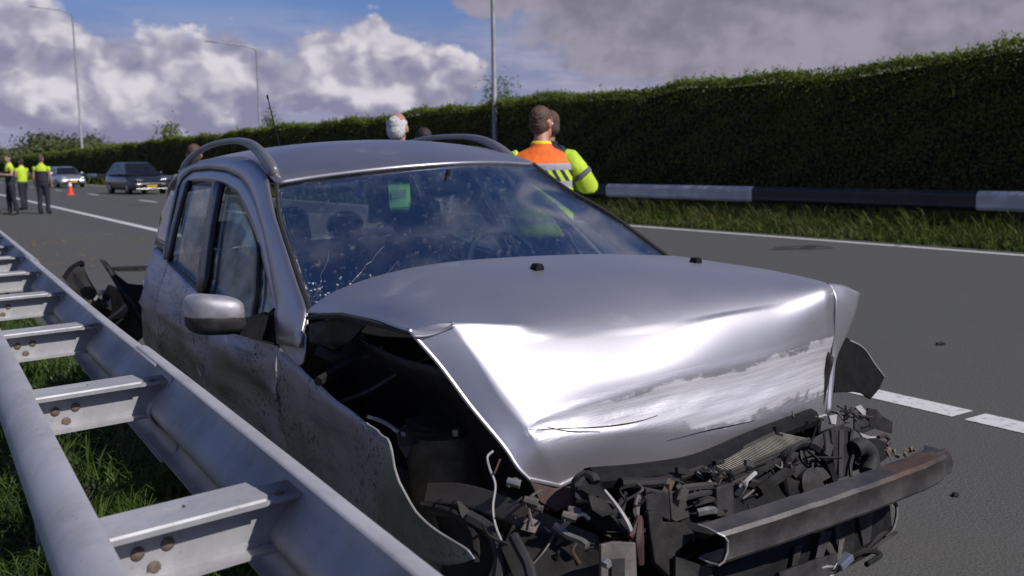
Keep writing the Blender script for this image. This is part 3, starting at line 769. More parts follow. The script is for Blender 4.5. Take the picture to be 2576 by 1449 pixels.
def Sl(L): return np.array([Sd(p) for p in L])
def ruled(A, B, n, m, side, off=0., bow=0.):
    """surface on the body side between two curves given as (s, z)"""
    A, B = resample(A, n), resample(B, n); Gd = np.zeros((m, n, 3))
    for i in range(m):
        t = i/(m-1); q = A*(1-t) + B*t
        for j in range(n):
            y = sY(q[j, 0], q[j, 1]) + off + bow*4*t*(1-t)
            Gd[i, j] = (side*y, q[j, 0], q[j, 1])
    return Gd
sg = lambda s, G_: G_ if s > 0 else G_[::-1]

# side openings measured on the near (right-hand) side
seam = Sl([(419, 652), (432, 575), (446, 505), (453, 470), (461, 451), (487, 429), (531, 424), (575, 429), (610, 445), (632, 473), (651, 517), (669, 583), (682, 653), (698, 778), (704, 862)])
wtop = Sl([(426, 654), (441, 575), (455, 505), (468, 470), (483, 455), (515, 454), (545, 457), (567, 465), (600, 487), (630, 550), (652, 612), (672, 688), (690, 762), (697, 862)])
outer = np.vstack([[(3.46, 1.03), (3.50, 1.18), (3.56, 1.32), (3.60, 1.41)], [(3.62, 1.455), (3.24, 1.49), (2.9, 1.497), (2.52, 1.49), (2.336, 1.465), (2.14, 1.406), (2.098, 1.368), (1.934, 1.252), (1.72, 1.124), (1.561, 1.021), (1.42, .935), (1.40, .84)]])
rw_l = Sl([(431, 657), (482, 455)]); rw_r = Sl([(503, 727), (545, 458)])
fw_b = Sl([(520, 740), (560, 780), (600, 817), (634, 847)]); fw_t = Sl([(567, 467), (600, 490), (630, 555), (649, 612)])
qg_b = Sl([(641, 852), (665, 868), (692, 866)]); qg_t = Sl([(656, 625), (672, 690), (690, 765)])
bp_l = Sl([(503, 727), (545, 458)]); bp_r = Sl([(520, 740), (567, 467)])
dv_l = Sl([(634, 847), (649, 612)]); dv_r = Sl([(641, 852), (656, 625)])
rb_l = Sl([(420, 648), (466, 465)]); rb_r = Sl([(431, 657), (482, 455)])
beltf = np.array([(1.62, .826), (1.887, .815), (2.272, .873), (2.62, .922), (3.35, .998), (3.75, 1.03)])
for side in (-1, 1):
    w_out = ruled(seam, outer, 60, 6, side, .012)
    # the rounded pillar is fuller in its middle
    for i in range(6): w_out[i, :, 0] += side*.012*sin(pi*i/5)
    if side > 0:
        w_out[:, :, 1] -= np.clip((w_out[:, :, 2]-1.42)/(.95-1.42), 0, 1)*.15*(w_out[:, :, 1] < 2.3)
    gridmesh('pillar', sg(-side, w_out), M_PAINT, car, .012)
    fr = ruled(wtop, seam, 60, 4, side, .004)
    gridmesh('window_frame', sg(-side, fr), M_PAINT, car, .02)
    # rubber line between frame and pillar
    mb = MB(); mb.tube([(side*(sY(s, z)+.004), s, z) for s, z in resample(seam, 46)], .0075, 6); mb.build('door_seal', M_RUB, car, True)
    gl = gridmesh('rear_door_window', sg(-side, ruled(rw_l, rw_r, 12, 6, side, -.008, .004)), M_SIDE if side < 0 else M_WS, car, .004)
    if side > 0: lbl = None
    gl = gridmesh('front_door_window', sg(-side, ruled(fw_b, fw_t, 12, 8, side, -.008, .004)), M_SIDESP if side < 0 else M_WS, car, .004)
    gridmesh('quarter_window', sg(-side, ruled(qg_b, qg_t, 6, 6, side, -.008)), M_SIDE if side < 0 else M_WS, car, .004)
    gridmesh('centre_pillar', sg(-side, ruled(bp_l, bp_r, 8, 4, side, .0)), M_TRIM, car, .02)
    gridmesh('window_divider', sg(-side, ruled(dv_l, dv_r, 8, 3, side, -.002)), M_TRIM, car, .012)
    gridmesh('window_gasket', sg(-side, ruled(rb_l, rb_r, 8, 3, side, .0)), M_TRIM, car, .015)
    # rear quarter window and its pillar
    rq = ruled(np.array([(3.43, 1.03), (3.47, 1.36)]), np.array([(4.0, 1.06), (3.80, 1.34)]), 8, 6, side, .0)
    gridmesh('rear_quarter_window', sg(-side, rq), M_DGLASS, car, .01)
    # belt strip
    mb = MB(); mb.tube([(side*(sY(s, z)+.006), s, z-.004) for s, z in resample(beltf[:-1], 24)], [.008]*24, 6, flat=1.6); mb.build('belt_strip', M_TRIM, car, True)
    # doors, quarter panel
    def panel(name, s0, s1, mat, zlow=.27, off=0., dent=None, ns=26, nz=22):
        Gd = np.zeros((nz, ns, 3))
        for j, s in enumerate(np.linspace(s0, s1, ns)):
            zt = np.interp(s, beltf[:, 0], beltf[:, 1]) - .003
            for i in range(nz):
                z = zlow + (zt-zlow)*i/(nz-1); y = sY(s, z) + off
                y += -.012*math.exp(-((z-.70)/.018)**2) + .010*math.exp(-((z-.735)/.03)**2)      # waist crease
                if dent: y += dent(s, z)
                Gd[i, j] = (side*y, s, z)
        return gridmesh(name, sg(side, Gd), mat, car, .012)
    near = side < 0
    nzv = lambda s, z: .004*sin(s*17+z*9)+.004*sin(z*31-s*7)
    panel('front_door', 1.625, 2.615, M_PDIRT if near else M_PAINT, dent=(lambda s, z: -.055*math.exp(-((s-1.95)/.28)**2-((z-.56)/.16)**2) + .028*math.exp(-((s-2.1)/.5)**2-((z-.69)/.05)**2) + 2*nzv(s, z)) if near else None)
    panel('rear_door', 2.63, 3.38, M_PSPEC if near else M_PAINT, dent=(lambda s, z: -.02*math.exp(-((s-3.0)/.3)**2-((z-.55)/.16)**2) + nzv(s, z)) if near else None)
    panel('rear_quarter_panel', 3.395, 4.235, M_PSPEC if near else M_PAINT, dent=(lambda s, z: nzv(s, z)) if near else None)
    # sill
    mb = MB(); mb.loft([[Vector((side*x, s, z)) for x, z in ((.80, .25), (.84, .26), (.845, .20), (.80, .16), (.74, .17))] for s in (1.35, 3.4)]); mb.build('sill', M_BLK2, car, True)
    # roof rail on two feet
    rp = [(.605, 2.11, 1.405), (.602, 2.17, 1.447), (.60, 2.29, 1.505), (.597, 2.43, 1.543), (.593, 2.62, 1.560), (.588, 2.9, 1.560), (.58, 3.15, 1.545), (.57, 3.4, 1.51), (.56, 3.58, 1.468), (.555, 3.66, 1.43)]
    if side > 0: rp = [(x, s + .07*(s < 3), z - .024*float(np.interp(s, [2.2, 3.2], [1, .2]))) for x, s, z in rp]
    rr = [(.030, .020), (.032, .024), (.026, .020), (.019, .017), (.0135, .016), (.0135, .016), (.0135, .016), (.02, .02), (.026, .022), (.028, .022)]
    q = spline(np.array(rp), 4); qr = spline(np.array(rr), 4)
    mb = MB(); mb.tube([(side*a[0], a[1], a[2]) for a in q], [tuple(b_) for b_ in qr], 12, up=Vector((0, -.55, .85))); mb.build('roof_rail', simple('rail_grey', (.25, .245, .26), .42, .55, scale=9, var=.2) if side < 0 else bpy.data.materials['rail_grey'], car, 'all')

# windscreen: bowed grid, with black edge band and cowl
wl = resample(spline(np.array([(-.755, 1.457, .940), (-.71, 1.72, 1.115), (-.665, 1.934, 1.245), (-.615, 2.075, 1.368)]), 6), 12)
wr = resample(spline(np.array([(.755, 1.30, .970), (.70, 1.62, 1.155), (.655, 1.86, 1.265), (.61, 2.055, 1.385)]), 6), 12)
Wg = np.zeros((12, 21, 3))
for i in range(12):
    for j in range(21):
        t = j/20; p = wl[i]*(1-t) + wr[i]*t; b_ = 4*t*(1-t); k = i/11
        p = p + np.array([0, -(.24*(1-k) + .165*k)*b_*(.35+.65*b_), (.035*(1-k) + .034*k)*b_])
        Wg[i, j] = p
Wf = gridspline(Wg, 2, 2)
# roof, its front row laid on the glass edge
Rg = []; TOPW = resample(Wf[-1], 13)
for s in [2.0, 2.12, 2.25, 2.45, 2.7, 3.0, 3.3, 3.6, 3.85, 4.0]:
    row = []; f = float(np.interp(s, [2.0, 2.3, 3.0], [1, .55, 0]))
    ze = np.interp(s, [1.9, 2.1, 2.25, 2.5, 2.9, 3.3, 3.7, 4.0], [1.385, 1.403, 1.44, 1.483, 1.49, 1.482, 1.43, 1.33])
    ye = sY(s, ze) + .01
    crown = np.interp(s, [1.9, 2.25, 2.8, 3.4, 4.0], [.03, .045, .060, .058, .03])
    for q, t in enumerate(np.linspace(-1, 1, 13)):
        front_bow = TOPW[q][1] - 2.065
        p = np.array((ye*t, s + front_bow*f, ze + crown*(1-abs(t)**2.2)))
        if s == 2.0: p = TOPW[q] + np.array([0, -.012, .004])
        row.append(p)
    Rg.append(row)
Rg = gridspline(np.array(Rg), 3, 4)
gridmesh('roof', Rg, M_PAINT, car, .010, off=-1)
gridmesh('headliner', Rg[4:-2, 2:-2]*np.array([.99, 1, 1]) - np.array([0, 0, .035]), M_GREYP, car, .006)
def bandgrid(lo, hi): return None
nr, ncw = Wf.shape[:2]
gridmesh('windscreen', Wf, M_WS, car, .005)
ob = Wf + np.array([0, .006, -.006])
edge = MB()
def bandstrip(mb, A, B):
    n = len(A); mb.add([tuple(p) for p in A] + [tuple(p) for p in B], [(k, k+1, n+k+1, n+k) for k in range(n-1)])
bandstrip(edge, ob[-2, :], ob[-1, :]); bandstrip(edge, ob[0, :], ob[2, :])
for jj, kk in ((0, 1), (-1, -2)): bandstrip(edge, ob[:, jj], ob[:, jj]*.35+ob[:, kk]*.65)
e_ = edge.build('windscreen_border', M_BLK, car); 
for jj, nm in ((0, 'l'), (-1, 'r')):
    mb = MB(); mb.tube([tuple(p + np.array([0, -.004, .004])) for p in Wf[:, jj]], .0095, 6); mb.build('windscreen_seal', M_RUB, car, True)
# crumbs and scratches of broken glass at the lower near corner
cr_ = MB()
for k in range(70):
    u = rng.random()**2*.22; v = rng.random()**2*.16
    i = int(v*(nr-1)); j = int(u*.6*(ncw-1)); p = Wf[min(i+1, nr-1), min(j+1, ncw-1)] + rng.normal(0, .012, 3)*np.array([1, .5, .2]) + np.array([0, -.006, .007])
    s_ = .002 + .0035*rng.random()**2
    cr_.box(p, (s_*1.6, s_, s_), Matrix.Rotation(rng.random()*3, 3, 'Z') @ Matrix.Rotation(rng.random()*3, 3, 'X'))
cr_.build('glass_crumbs', M_CRACK, car)['kind'] = 'stuff'
cr_ = MB()
for k in range(6):
    a = np.array([rng.uniform(.02, .1)*ncw, rng.uniform(.0, .12)*nr]); dr = np.array([rng.uniform(.1, 1.0), rng.uniform(.25, 1.2)]); L_ = rng.uniform(2, 8); pts = []
    for t in np.linspace(0, 1, 9):
        q_ = a + dr*L_*t + rng.normal(0, .08, 2); i, j = int(np.clip(q_[1], 0, nr-2)), int(np.clip(q_[0], 0, ncw-2)); fi, fj = q_[1]-i, q_[0]-j
        pts.append(tuple(Wf[i, j]*(1-fi)*(1-fj)+Wf[i+1, j]*fi*(1-fj)+Wf[i, j+1]*(1-fi)*fj+Wf[i+1, j+1]*fi*fj + np.array([0, -.0045, .0045])))
    cr_.tube(pts, .0005, 4)
cr_.build('glass_cracks', M_CRACKL, car)['kind'] = 'stuff'
# upright green panel with a darker band, inside behind the glass, top centre
c_ = cl(1005, 490, 1, 1.93); mb = MB(); mb.prism([c_ + Vector((x, y, z)) for x, y, z in ((-.046, .006, -.050), (.046, -.006, -.052), (.048, -.006, .050), (-.044, .006, .052))], Vector((0, .0012, 0))); hc = mb.build('green_panel', M_GPANEL, car)
mb = MB(); mb.prism([c_ + Vector((x, -.0035, z)) for x, z in ((-.040, -.012), (.040, -.014), (.040, .022), (-.038, .024))], Vector((0, .001, 0))); mb.build('panel_band', simple('panel_band', (.10, .22, .13), .5, scale=30, var=.4), hc)
# tail: tailgate, rear glass, bumper
tg = np.array([[(-.52, 4.235, .45), (-.3, 4.29, .45), (0, 4.31, .45), (.3, 4.29, .45), (.52, 4.235, .45)], [(-.53, 4.235, .95), (-.3, 4.28, .95), (0, 4.30, .95), (.3, 4.28, .95), (.53, 4.235, .95)]])
gridmesh('tailgate', gridspline(tg, 4, 6), M_PAINT, car, .02)
tw = np.array([[(-.53, 4.23, .96), (0, 4.29, .96), (.53, 4.23, .96)], [(-.49, 4.02, 1.30), (0, 4.05, 1.36), (.49, 4.02, 1.30)]])
gridmesh('tailgate_window', gridspline(tw, 5, 6), M_SIDE, car, .004)
# underbody and cabin interior
mb = MB(); mb.box((0, 2.75, .22), (1.44, 2.9, .05)); mb.box((0, 1.38, .55), (1.40, .05, .66)); mb.box((0, 4.18, .38), (1.0, .05, .34)); mb.build('floor_pan', M_BLK, car)
mb = MB()
mb.loft([[Vector((x, 1.42+.0*x, .66)), Vector((x, 1.36-.08*(1-(x/.7)**2), .90)), Vector((x, 1.55-.08*(1-(x/.7)**2), .925+.02*math.exp(-((x-.37)/.2)**2))), Vector((x, 1.82, .90+.04*math.exp(-((x-.37)/.2)**2))), Vector((x, 1.88, .78)), Vector((x, 1.85, .55))] for x in np.linspace(-.71, .71, 15)])
mb.build('dashboard', M_BLK2, car, True)
sw = [(Vector((.38, 1.98, .93)) + Vector((cos(a)*.185, sin(a)*.075, sin(a)*.17))) for a in np.linspace(0, 2*pi, 33)]
mb = MB(); mb.tube(sw, .0155, 8, cap=False); ob_ = mb.build('steering_wheel', simple('wheel_leather', (.03, .035, .045), .28, scale=30, spec=.7), car, True)
mb = MB(); mb.sphere((.38, 1.96, .925), (.07, .03, .055), 12, 8); mb.box((.38, 1.965, .93), (.34, .02, .03)); mb.tube([(.38, 1.95, .92), (.38, 1.78, .84)], .03, 8); mb.build('hub', M_BLK, ob_, True)
for (sx_, ly, mt) in ((-.37, 2.28, M_SEATG), (.37, 2.32, M_SEAT)):
    st = mesh('seat', [(sx_, ly, .4)], [], None, car)
    bpy.data.objects.remove(st)
    mb = MB()
    def cush(c, d, tilt, rnd=.30):
        rings = []
        for k, f in enumerate((0, .06, .2, .5, .8, .94, 1)):
            sc_ = (.62, .86, 1, 1, 1, .86, .62)[k]; zc = (f-.5)*d[2]
            ring = []
            for a in np.linspace(0, 2*pi, 16, endpoint=False):
                ca, sa = cos(a), sin(a); p = Vector((d[0]/2*sc_*math.copysign(abs(ca)**.5, ca), d[1]/2*sc_*math.copysign(abs(sa)**.5, sa), zc))
                ring.append(Vector(c) + Matrix.Rotation(tilt, 3, 'X') @ p)
            rings.append(ring)
        mb.loft(rings)
    cush((sx_, ly-.02, .42), (.50, .52, .16), 0); cush((sx_, ly+.30, .74), (.48, .13, .62), -.28)
    so = mb.build('seat', mt, car, 'all')
    mb = MB(); cush((sx_, ly+.46, 1.15), (.27, .09, .19), -.2); ho = mb.build('headrest', mt, so, 'all')
mb = MB()
def cush2(c, d):
    mb.box(c, d)
mb.loft([[Vector((x, y, z)) for y, z in ((3.0, .36), (3.0, .52), (3.45, .50), (3.62, 1.0), (3.72, 1.0), (3.6, .36))] for x in (-.62, -.6, .6, .62)]); so = mb.build('rear_seat', M_SEAT, car, True)
for x in (-.36, .36):
    mb = MB(); mb.sphere((x, 3.68, 1.08), (.12, .04, .08), 12, 8); mb.build('headrest', M_SEAT, so, True)
# seat belt hanging by the far centre pillar
mb = MB(); q = [(.60, 2.56, 1.30), (.635, 2.54, 1.20), (.675, 2.49, 1.08), (.70, 2.45, .95), (.70, 2.42, .75)]
mb.tube(q, [(.003, .027)]*5, 6, up=Vector((1, 0, 0))); mb.build('seat_belt', M_BELT, car, True)
# interior mirror
mb = MB(); mb.sphere((.03, 1.86, 1.315), (.115, .02, .034), 14, 8); mb.tube([(.03, 1.86, 1.33), (.03, 1.83, 1.385)], .010, 6); mb.build('rear_view_mirror', M_BLK, car, 'all')
# roof aerial
mb = MB(); a0, a1 = cl(713, 364, 1, 3.62), cl(672, 240, 1, 3.95); a0 = Vector((-.02, 3.62, 1.535)); a1 = cl(672, 240, 1, 4.0)
mb.tube([a0, a0.lerp(a1, .06), a1], [.010, .0045, .0032], 6); mb.sphere(a0, (.022, .03, .014), 10, 6); mb.tube([a0.lerp(a1, .93), a1], .006, 6); mb.build('aerial', M_BLK, car, True)

# door mirror on the near side (and one on the far side)
for side in (-1,):
    c0 = Vector((-1.005, 1.715, .957)); rings = []
    for t, (w, h) in zip((0, .08, .25, .5, .75, .92, 1.0), ((.25, .35), (.62, .70), (.88, .92), (1, 1), (1.0, 1.0), (.98, .97), (.93, .92))):
        ring = []
        for a in np.linspace(0, 2*pi, 22, endpoint=False):
            ca, sa = cos(a), sin(a)
            x = .092*w*math.copysign(abs(ca)**.62, ca); z = .053*h*math.copysign(abs(sa)**.62, sa)
            z *= 1 + .10*(x/.098)*-1; zo = -.02*(x/.098)*.6
            ring.append(Vector((x, -.085 + .125*t - .030*(x/.098), z+zo)))
        rings.append(ring)
    mb = MB(); mb.loft([[Vector((-side*(c0.x+v.x)*-1*-1 if False else (c0.x+v.x)*(1 if side < 0 else -1), c0.y+v.y, c0.z+v.z)) for v in R] for R in rings])
    mo = mb.build('door_mirror', M_PDIRT if side < 0 else M_PAINT, car, 'all'); sharp(mo.data, 60)
    f = (1 if side < 0 else -1)
    mb = MB(); mb.loft([[Vector(((c0.x+v.x*.99)*f, c0.y+v.y*1.02-.002, c0.z-.026+(v.z*.62 if v.z > 0 else v.z*.88)-.014)) for v in R] for R in rings[:6]]); mb.build('mirror_base', M_GREYP, mo, 'all')
    mb = MB(); mb.loft([[Vector(((x+.0)*f, s+ds, z)) for ds, z in ((-.045, zc-h), (.035, zc-h), (.05, zc), (.035, zc+h), (-.045, zc+h))] for x, s, zc, h in ((-.955, 1.73, .89, .022), (-.90, 1.74, .872, .028), (-.80, 1.75, .862, .052))]); mb.build('mirror_arm', M_BLK, mo, True)
    mb = MB(); mb.prism([(f*-(sY(1.70, .83)+.004), 1.62, .83), (f*-(sY(1.9, .82)+.004), 1.90, .822), (f*-(sY(1.72, .93)+.002), 1.71, .935)], (f*-.012, 0, 0)); mb.build('mirror_mount', M_BLK, mo)
    mb = MB(); mb.loft([[Vector(((c0.x+v.x*.9)*f, c0.y+.044, c0.z+v.z*.9)) for v in rings[4]], [Vector(((c0.x+v.x*.9)*f, c0.y+.047, c0.z+v.z*.9)) for v in rings[4]]]); mb.build('mirror_glass', M_CHROME, mo)

# ---------------- bonnet: buckled up sheet; (px, py, depth) of its control points as read off the photograph
def C3(rows): return np.array([[tuple(cl(x, y, 1, s)) for x, y, s in r] for r in rows])
crease = [(1030, 830, .62), (1140, 813, .56), (1360, 815, .51), (1600, 797, .48), (1850, 757, .45), (2100, 711, .42)]
rear = C3([
 [(768, 784, 1.36), (850, 729, 1.26), (1000, 681, 1.12), (1180, 654, 1.04), (1480, 639, 1.02), (1695, 643, 1.10)],
 [(828, 790, 1.16), (925, 737, 1.08), (1080, 690, .98), (1280, 671, .92), (1580, 658, .88), (1790, 657, .93)],
 [(925, 801, .93), (1010, 755, .85), (1190, 725, .79), (1410, 705, .74), (1690, 684, .70), (1910, 675, .74)],
 [(985, 817, .76), (1080, 785, .70), (1275, 768, .64), (1505, 748, .60), (1770, 718, .56), (2010, 694, .57)],
 crease])
front = C3([
 crease,
 [(1110, 925, .552), (1192, 888, .505), (1400, 880, .455), (1635, 856, .425), (1872, 815, .412), (2098, 765, .412)],
 [(1190, 1030, .475), (1256, 985, .435), (1452, 960, .395), (1675, 925, .385), (1892, 880, .395), (2098, 830, .415)],
 [(1264, 1125, .405), (1322, 1068, .385), (1502, 1030, .362), (1708, 995, .365), (1912, 950, .378), (2096, 900, .42)],
 [(1300, 1170, .375), (1362, 1135, .352), (1530, 1090, .335), (1728, 1060, .335), (1925, 1015, .350), (2088, 960, .410)],
 [(1332, 1206, .362), (1408, 1222, .352), (1490, 1193, .345), (1712, 1165, .335), (1908, 1100, .348), (2078, 1045, .400)]])
def split_u(C, nu, nv, k=1):
    a = gridspline(C[:, :k+1], nu, nv); b_ = gridspline(C[:, k:], nu, nv)
    # columns through the fold only meet there, so it stays a crease
    return np.concatenate([a, b_[:, 1:]], 1)
NU, NV = 9, 9
Hr = gridspline(rear, NU, NV); Hf = split_u(front, NU, NV)
Hg = np.concatenate([Hr, Hf[1:]], 0); R0 = Hr.shape[0]-1
nr_, nc_ = Hg.shape[:2]
jj_ = np.arange(nc_)/(nc_-1)
w_soft = np.clip((jj_-.36)/.45, 0, 1)**.8                       # the fold opens into a wide roll towards the car's left
ii_ = np.arange(nr_)
for it in range(170):
    L = Hg.copy(); L[1:-1] = .25*Hg[:-2] + .5*Hg[1:-1] + .25*Hg[2:]
    wgt = np.exp(-((ii_-R0-1)[:, None]/(8+5*w_soft[None, :]))**2)*w_soft[None, :]
    wgt[0] = wgt[-1] = 0; wgt = wgt*np.clip((1.0-jj_)/.12, .12, 1)[None, :]
    Hg = Hg*(1-wgt[..., None]) + L*wgt[..., None]
# a little waviness: sheet metal never stays flat
uu, vv = np.meshgrid(jj_, np.arange(nr_)/(nr_-1))
amp = .0035*(vv > .5) + .0012
Hg[..., 2] += amp*(np.sin(uu*19+vv*11) + np.sin(uu*7-vv*23+1)*.8)*np.clip(vv*4, 0, 1)*np.clip((1-vv)*6, 0, 1)
# dented gouge along the lower face
scr = np.zeros((nr_, nc_))
fv = (ii_-R0)/(nr_-1-R0)
for i in range(nr_):
    for j in range(nc_):
        if fv[i] <= 0: continue
        u = jj_[j]; v = fv[i]
        cen = np.interp(u, [.18, .33, .52, .7, .95], [.66, .67, .66, .70, .66]); hw = np.interp(u, [.17, .24, .33, .52, .7, .95], [.02, .07, .10, .145, .19, .215])
        d_ = (v-cen)/hw
        m_ = np.clip(1.0-.62*abs(d_)**1.5, 0, 1)*np.clip((u-.18)/.04, 0, 1)
        scr[i, j] = m_
        mg = np.clip(1.1-abs(d_)**1.5, 0, 1)*np.clip((u-.18)/.04, 0, 1); Hg[i, j, 1] += .011*mg*(.88+.12*sin(u*23+v*5)) + .0009*mg*sin(u*61+v*40)
hood = gridmesh('bonnet', Hg[:, ::-1], M_HOOD, car, .006, off=-1)
at = hood.data.attributes.new('scrape', 'FLOAT', 'POINT'); at.data.foreach_set('value', scr[:, ::-1].astype(np.float32).ravel())
# folded flaps on both ends of the crease, torn lip, raised seam line
def pl(name, pts, mat, th=.003, d=None, parent=car, bevel=0., pz=None):
    """stiff plate: pixels with depths, given thickness"""
    P = [cl(*p[:2], 1, p[2]) for p in pts]; n = Vector((0, 0, 0))
    for k in range(len(P)):
        a, b_ = P[k], P[(k+1) % len(P)]; n += Vector(((a.y-b_.y)*(a.z+b_.z), (a.z-b_.z)*(a.x+b_.x), (a.x-b_.x)*(a.y+b_.y)))
    n.normalize()
    if n.dot(_o - P[0]) > 0: n = -n
    mb = MB(); mb.prism(P, n*th if d is None else Vector(d)); return mb.build(name, mat, parent, bevel=bevel)
def patch(name, rows, mat, nu=5, nv=5, th=.004, parent=car):
    return gridmesh(name, gridspline(C3(rows), nu, nv), mat, parent, th)
ed = Hg[R0-1:, -1]; fl = []
for t, (px, py, ds) in zip((0, .16, .34, .55, .80, 1.0), ((2161, 737, .03), (2150, 785, .036), (2128, 840, .03), (2110, 930, .03), (2104, 985, .02), (2094, 1030, .012))):
    p = ed[int(t*(len(ed)-1))]; q = np.array(tuple(cl(px, py, 1, p[1]+ds))); q = q if t < .4 else p + (q-p)*.5; fl.append([p, (p*.6+q*.4) + np.array([0, -.008, .006*(t < .1)]), q])
gridmesh('bonnet_flap', gridspline(np.array(fl), 5, 5), M_HOOD, hood, .004)
patch('bonnet_flap', [[(1024, 826, .63), (1060, 830, .61), (1112, 816, .585), (1142, 810, .565)], [(1040, 850, .60), (1075, 848, .585), (1110, 838, .57), (1144, 822, .55)]], M_HOOD, parent=hood)
P_ = [Vector(p) for p in Hg[:, 0]]; mb = MB(); mb.tube(P_[R0:], .0055, 6); mb.build('bonnet_edge', M_HOOD, hood, True)
mb = MB(); mb.tube([tuple(p) for p in Hg[-1]], .006, 6); mb.build('bonnet_lip', M_HOOD, hood, True)
# inner stiffening frame of the bonnet
inn = Hg[6:R0-2:3, 6:-6:3] - np.array([0, -.01, .022]); gridmesh('bonnet_inner_frame', inn, M_BLK2, hood, .006)
inn = Hg[R0+2:-3:3, 4:-3:3] + np.array([0, .024, -.006]); gridmesh('bonnet_inner_frame', inn, M_BLK2, hood, .006)
# dark edge roll under the bonnet's near rear edge
mb = MB(); mb.tube([cl(x, y, 1, s) for x, y, s in ((772, 800, 1.34), (810, 795, 1.2), (862, 795, 1.06), (930, 810, .92), (1000, 828, .74), (1030, 838, .63))], [.006, .010, .011, .010, .009, .006], 6); mb.build('bonnet_seal', M_RUB, hood, True)
for L_ in ([(1340, 1084, .36), (1500, 1090, .295), (1600, 1076, .30), (1664, 1052, .325)], [(1395, 1078, .34), (1450, 1096, .31), (1540, 1092, .298)], [(1700, 1118, .30), (1800, 1085, .315), (1900, 1062, .335)]):
    P = spline(np.array([tuple(cl(*q[:2], 1, q[2])) for q in L_]), 8); F = Hg[R0:].reshape(-1, 3)
    P = np.array([F[np.argmin(((F-p)**2)[:, [0, 2]].sum(1))] for p in P]); 
    for it in range(12): P[1:-1] = (P[:-2]+P[1:-1]+P[2:])/3
    mb = MB(); mb.tube([tuple(p + np.array([0, -.0012, .0008])) for p in P], list(np.interp(np.linspace(0, 1, len(P)), [0, .6, 1], [.0006, .0022, .0008])), 5); mb.build('scratch', M_DARKM, hood, True)
for (px, py, s) in ((1342, 686, .86), (1762, 661, .87)):
    p = cl(px, py, 1, s); i_ = np.argmin(((Hg[:R0].reshape(-1, 3)-np.array(p))**2).sum(1)); q = Vector(Hg[:R0].reshape(-1, 3)[i_])
    mb = MB(); mb.loft([[q + Vector((w*a, -.016+.034*b_, hz)) for a, b_ in ((-1, 0), (1, 0), (1, 1), (-1, 1))] for w, hz in ((.016, -.002), (.015, .009), (.008, .019))]); mb.build('washer_jet', M_BLK, hood, bevel=.002)
# ---------------- near front wing, torn loose at its front edge
wt = np.array([(1.61, .813), (1.50, .79), (1.367, .764), (1.15, .745), (.93, .728), (.76, .718), (.64, .706), (.605, .685), (.60, .645), (.56, .60), (.505, .545), (.46, .528), (.41, .519), (.35, .514), (.288, .511)])
wb = np.array([(1.61, .27), (1.3, .285), (1.0, .31), (.75, .345), (.55, .385), (.42, .425), (.32, .47), (.268, .498)])
Wm = ruled(wt, wb, 64, 14, -1, 0.)
for i in range(14):
    for j in range(64):
        s, z = Wm[i, j, 1], Wm[i, j, 2]; t = i/13
        Wm[i, j, 0] -= .018*math.exp(-((s-.62)/.22)**2)*(1-t) + .008*sin(s*9+z*15)*.5 + .004*sin(s*27-z*19)*.4 - .02*math.exp(-((t-.35)/.2)**2)*math.exp(-((s-1.1)/.35)**2)
        if s < .9: Wm[i, j, 0] += -.003*sin(s*70+z*50)*math.exp(-((s-.68)/.10)**2)
wing = gridmesh('front_wing', Wm[:, ::-1], M_PDIRT, car, .004)
mb = MB(); mb.tube([Vector(p) + Vector((.0, -.002, .002)) for p in Wm[0, 37:]], .0032, 6); mb.build('torn_edge', M_TORN, wing, True)
patch('wing_corner', [[(702, 860, 1.60), (735, 822, 1.53), (774, 782, 1.44)], [(712, 880, 1.56), (745, 850, 1.49), (776, 815, 1.42)], [(728, 898, 1.50), (752, 880, 1.45), (772, 850, 1.40)], [(752, 922, 1.41), (765, 912, 1.39), (770, 886, 1.37)]], M_PSPEC)
# far wing, mostly hidden behind the bonnet
Wm2 = ruled(np.array([(1.61, .83), (1.0, .86), (.55, .84)]), np.array([(1.61, .27), (1.0, .3), (.6, .45)]), 24, 10, 1); gridmesh('front_wing', Wm2, M_PAINT, car, .004)

# ---------------- wheels
def wheel(x, y, z, side, steer=0., tilt=0.):
    o = bpy.data.objects.new('wheel', None); COL.objects.link(o); o.parent = car; o.location = (x, y, z); o.rotation_euler = (0, tilt, steer); o.empty_display_size = .1
    mb = MB(); prof = [(.20, -.085), (.27, -.098), (.305, -.085), (.315, -.05), (.315, .05), (.305, .085), (.27, .098), (.20, .085)]
    mb.loft([[Vector((w, r*cos(a), r*sin(a))) for r, w in prof] for a in np.linspace(0, 2*pi, 37)], cap=False); mb.build('tyre', M_RUB, o, True)
    mb = MB(); mb.loft([[Vector((side*w, r*cos(a), r*sin(a))) for a in np.linspace(0, 2*pi, 28, endpoint=False)] for r, w in ((.205, .085), (.19, .07), (.185, -.05), (.05, -.06))]); 
    for k in range(5):
        a = k*2*pi/5; mb.box((side*.062, .11*cos(a), .11*sin(a)), (.018, .17, .05), Matrix.Rotation(a, 3, 'X'))
    mb.tube([(side*.05, 0, 0), (side*.075, 0, 0)], .05, 12); mb.build('rim', M_ALU, o, True); return o
for x, y, st in ((-.60, .98, .05), (.66, .98, .15), (-.70, 3.62, 0), (.72, 3.62, 0)): wheel(x, y, .30, -1 if x < 0 else 1, st)

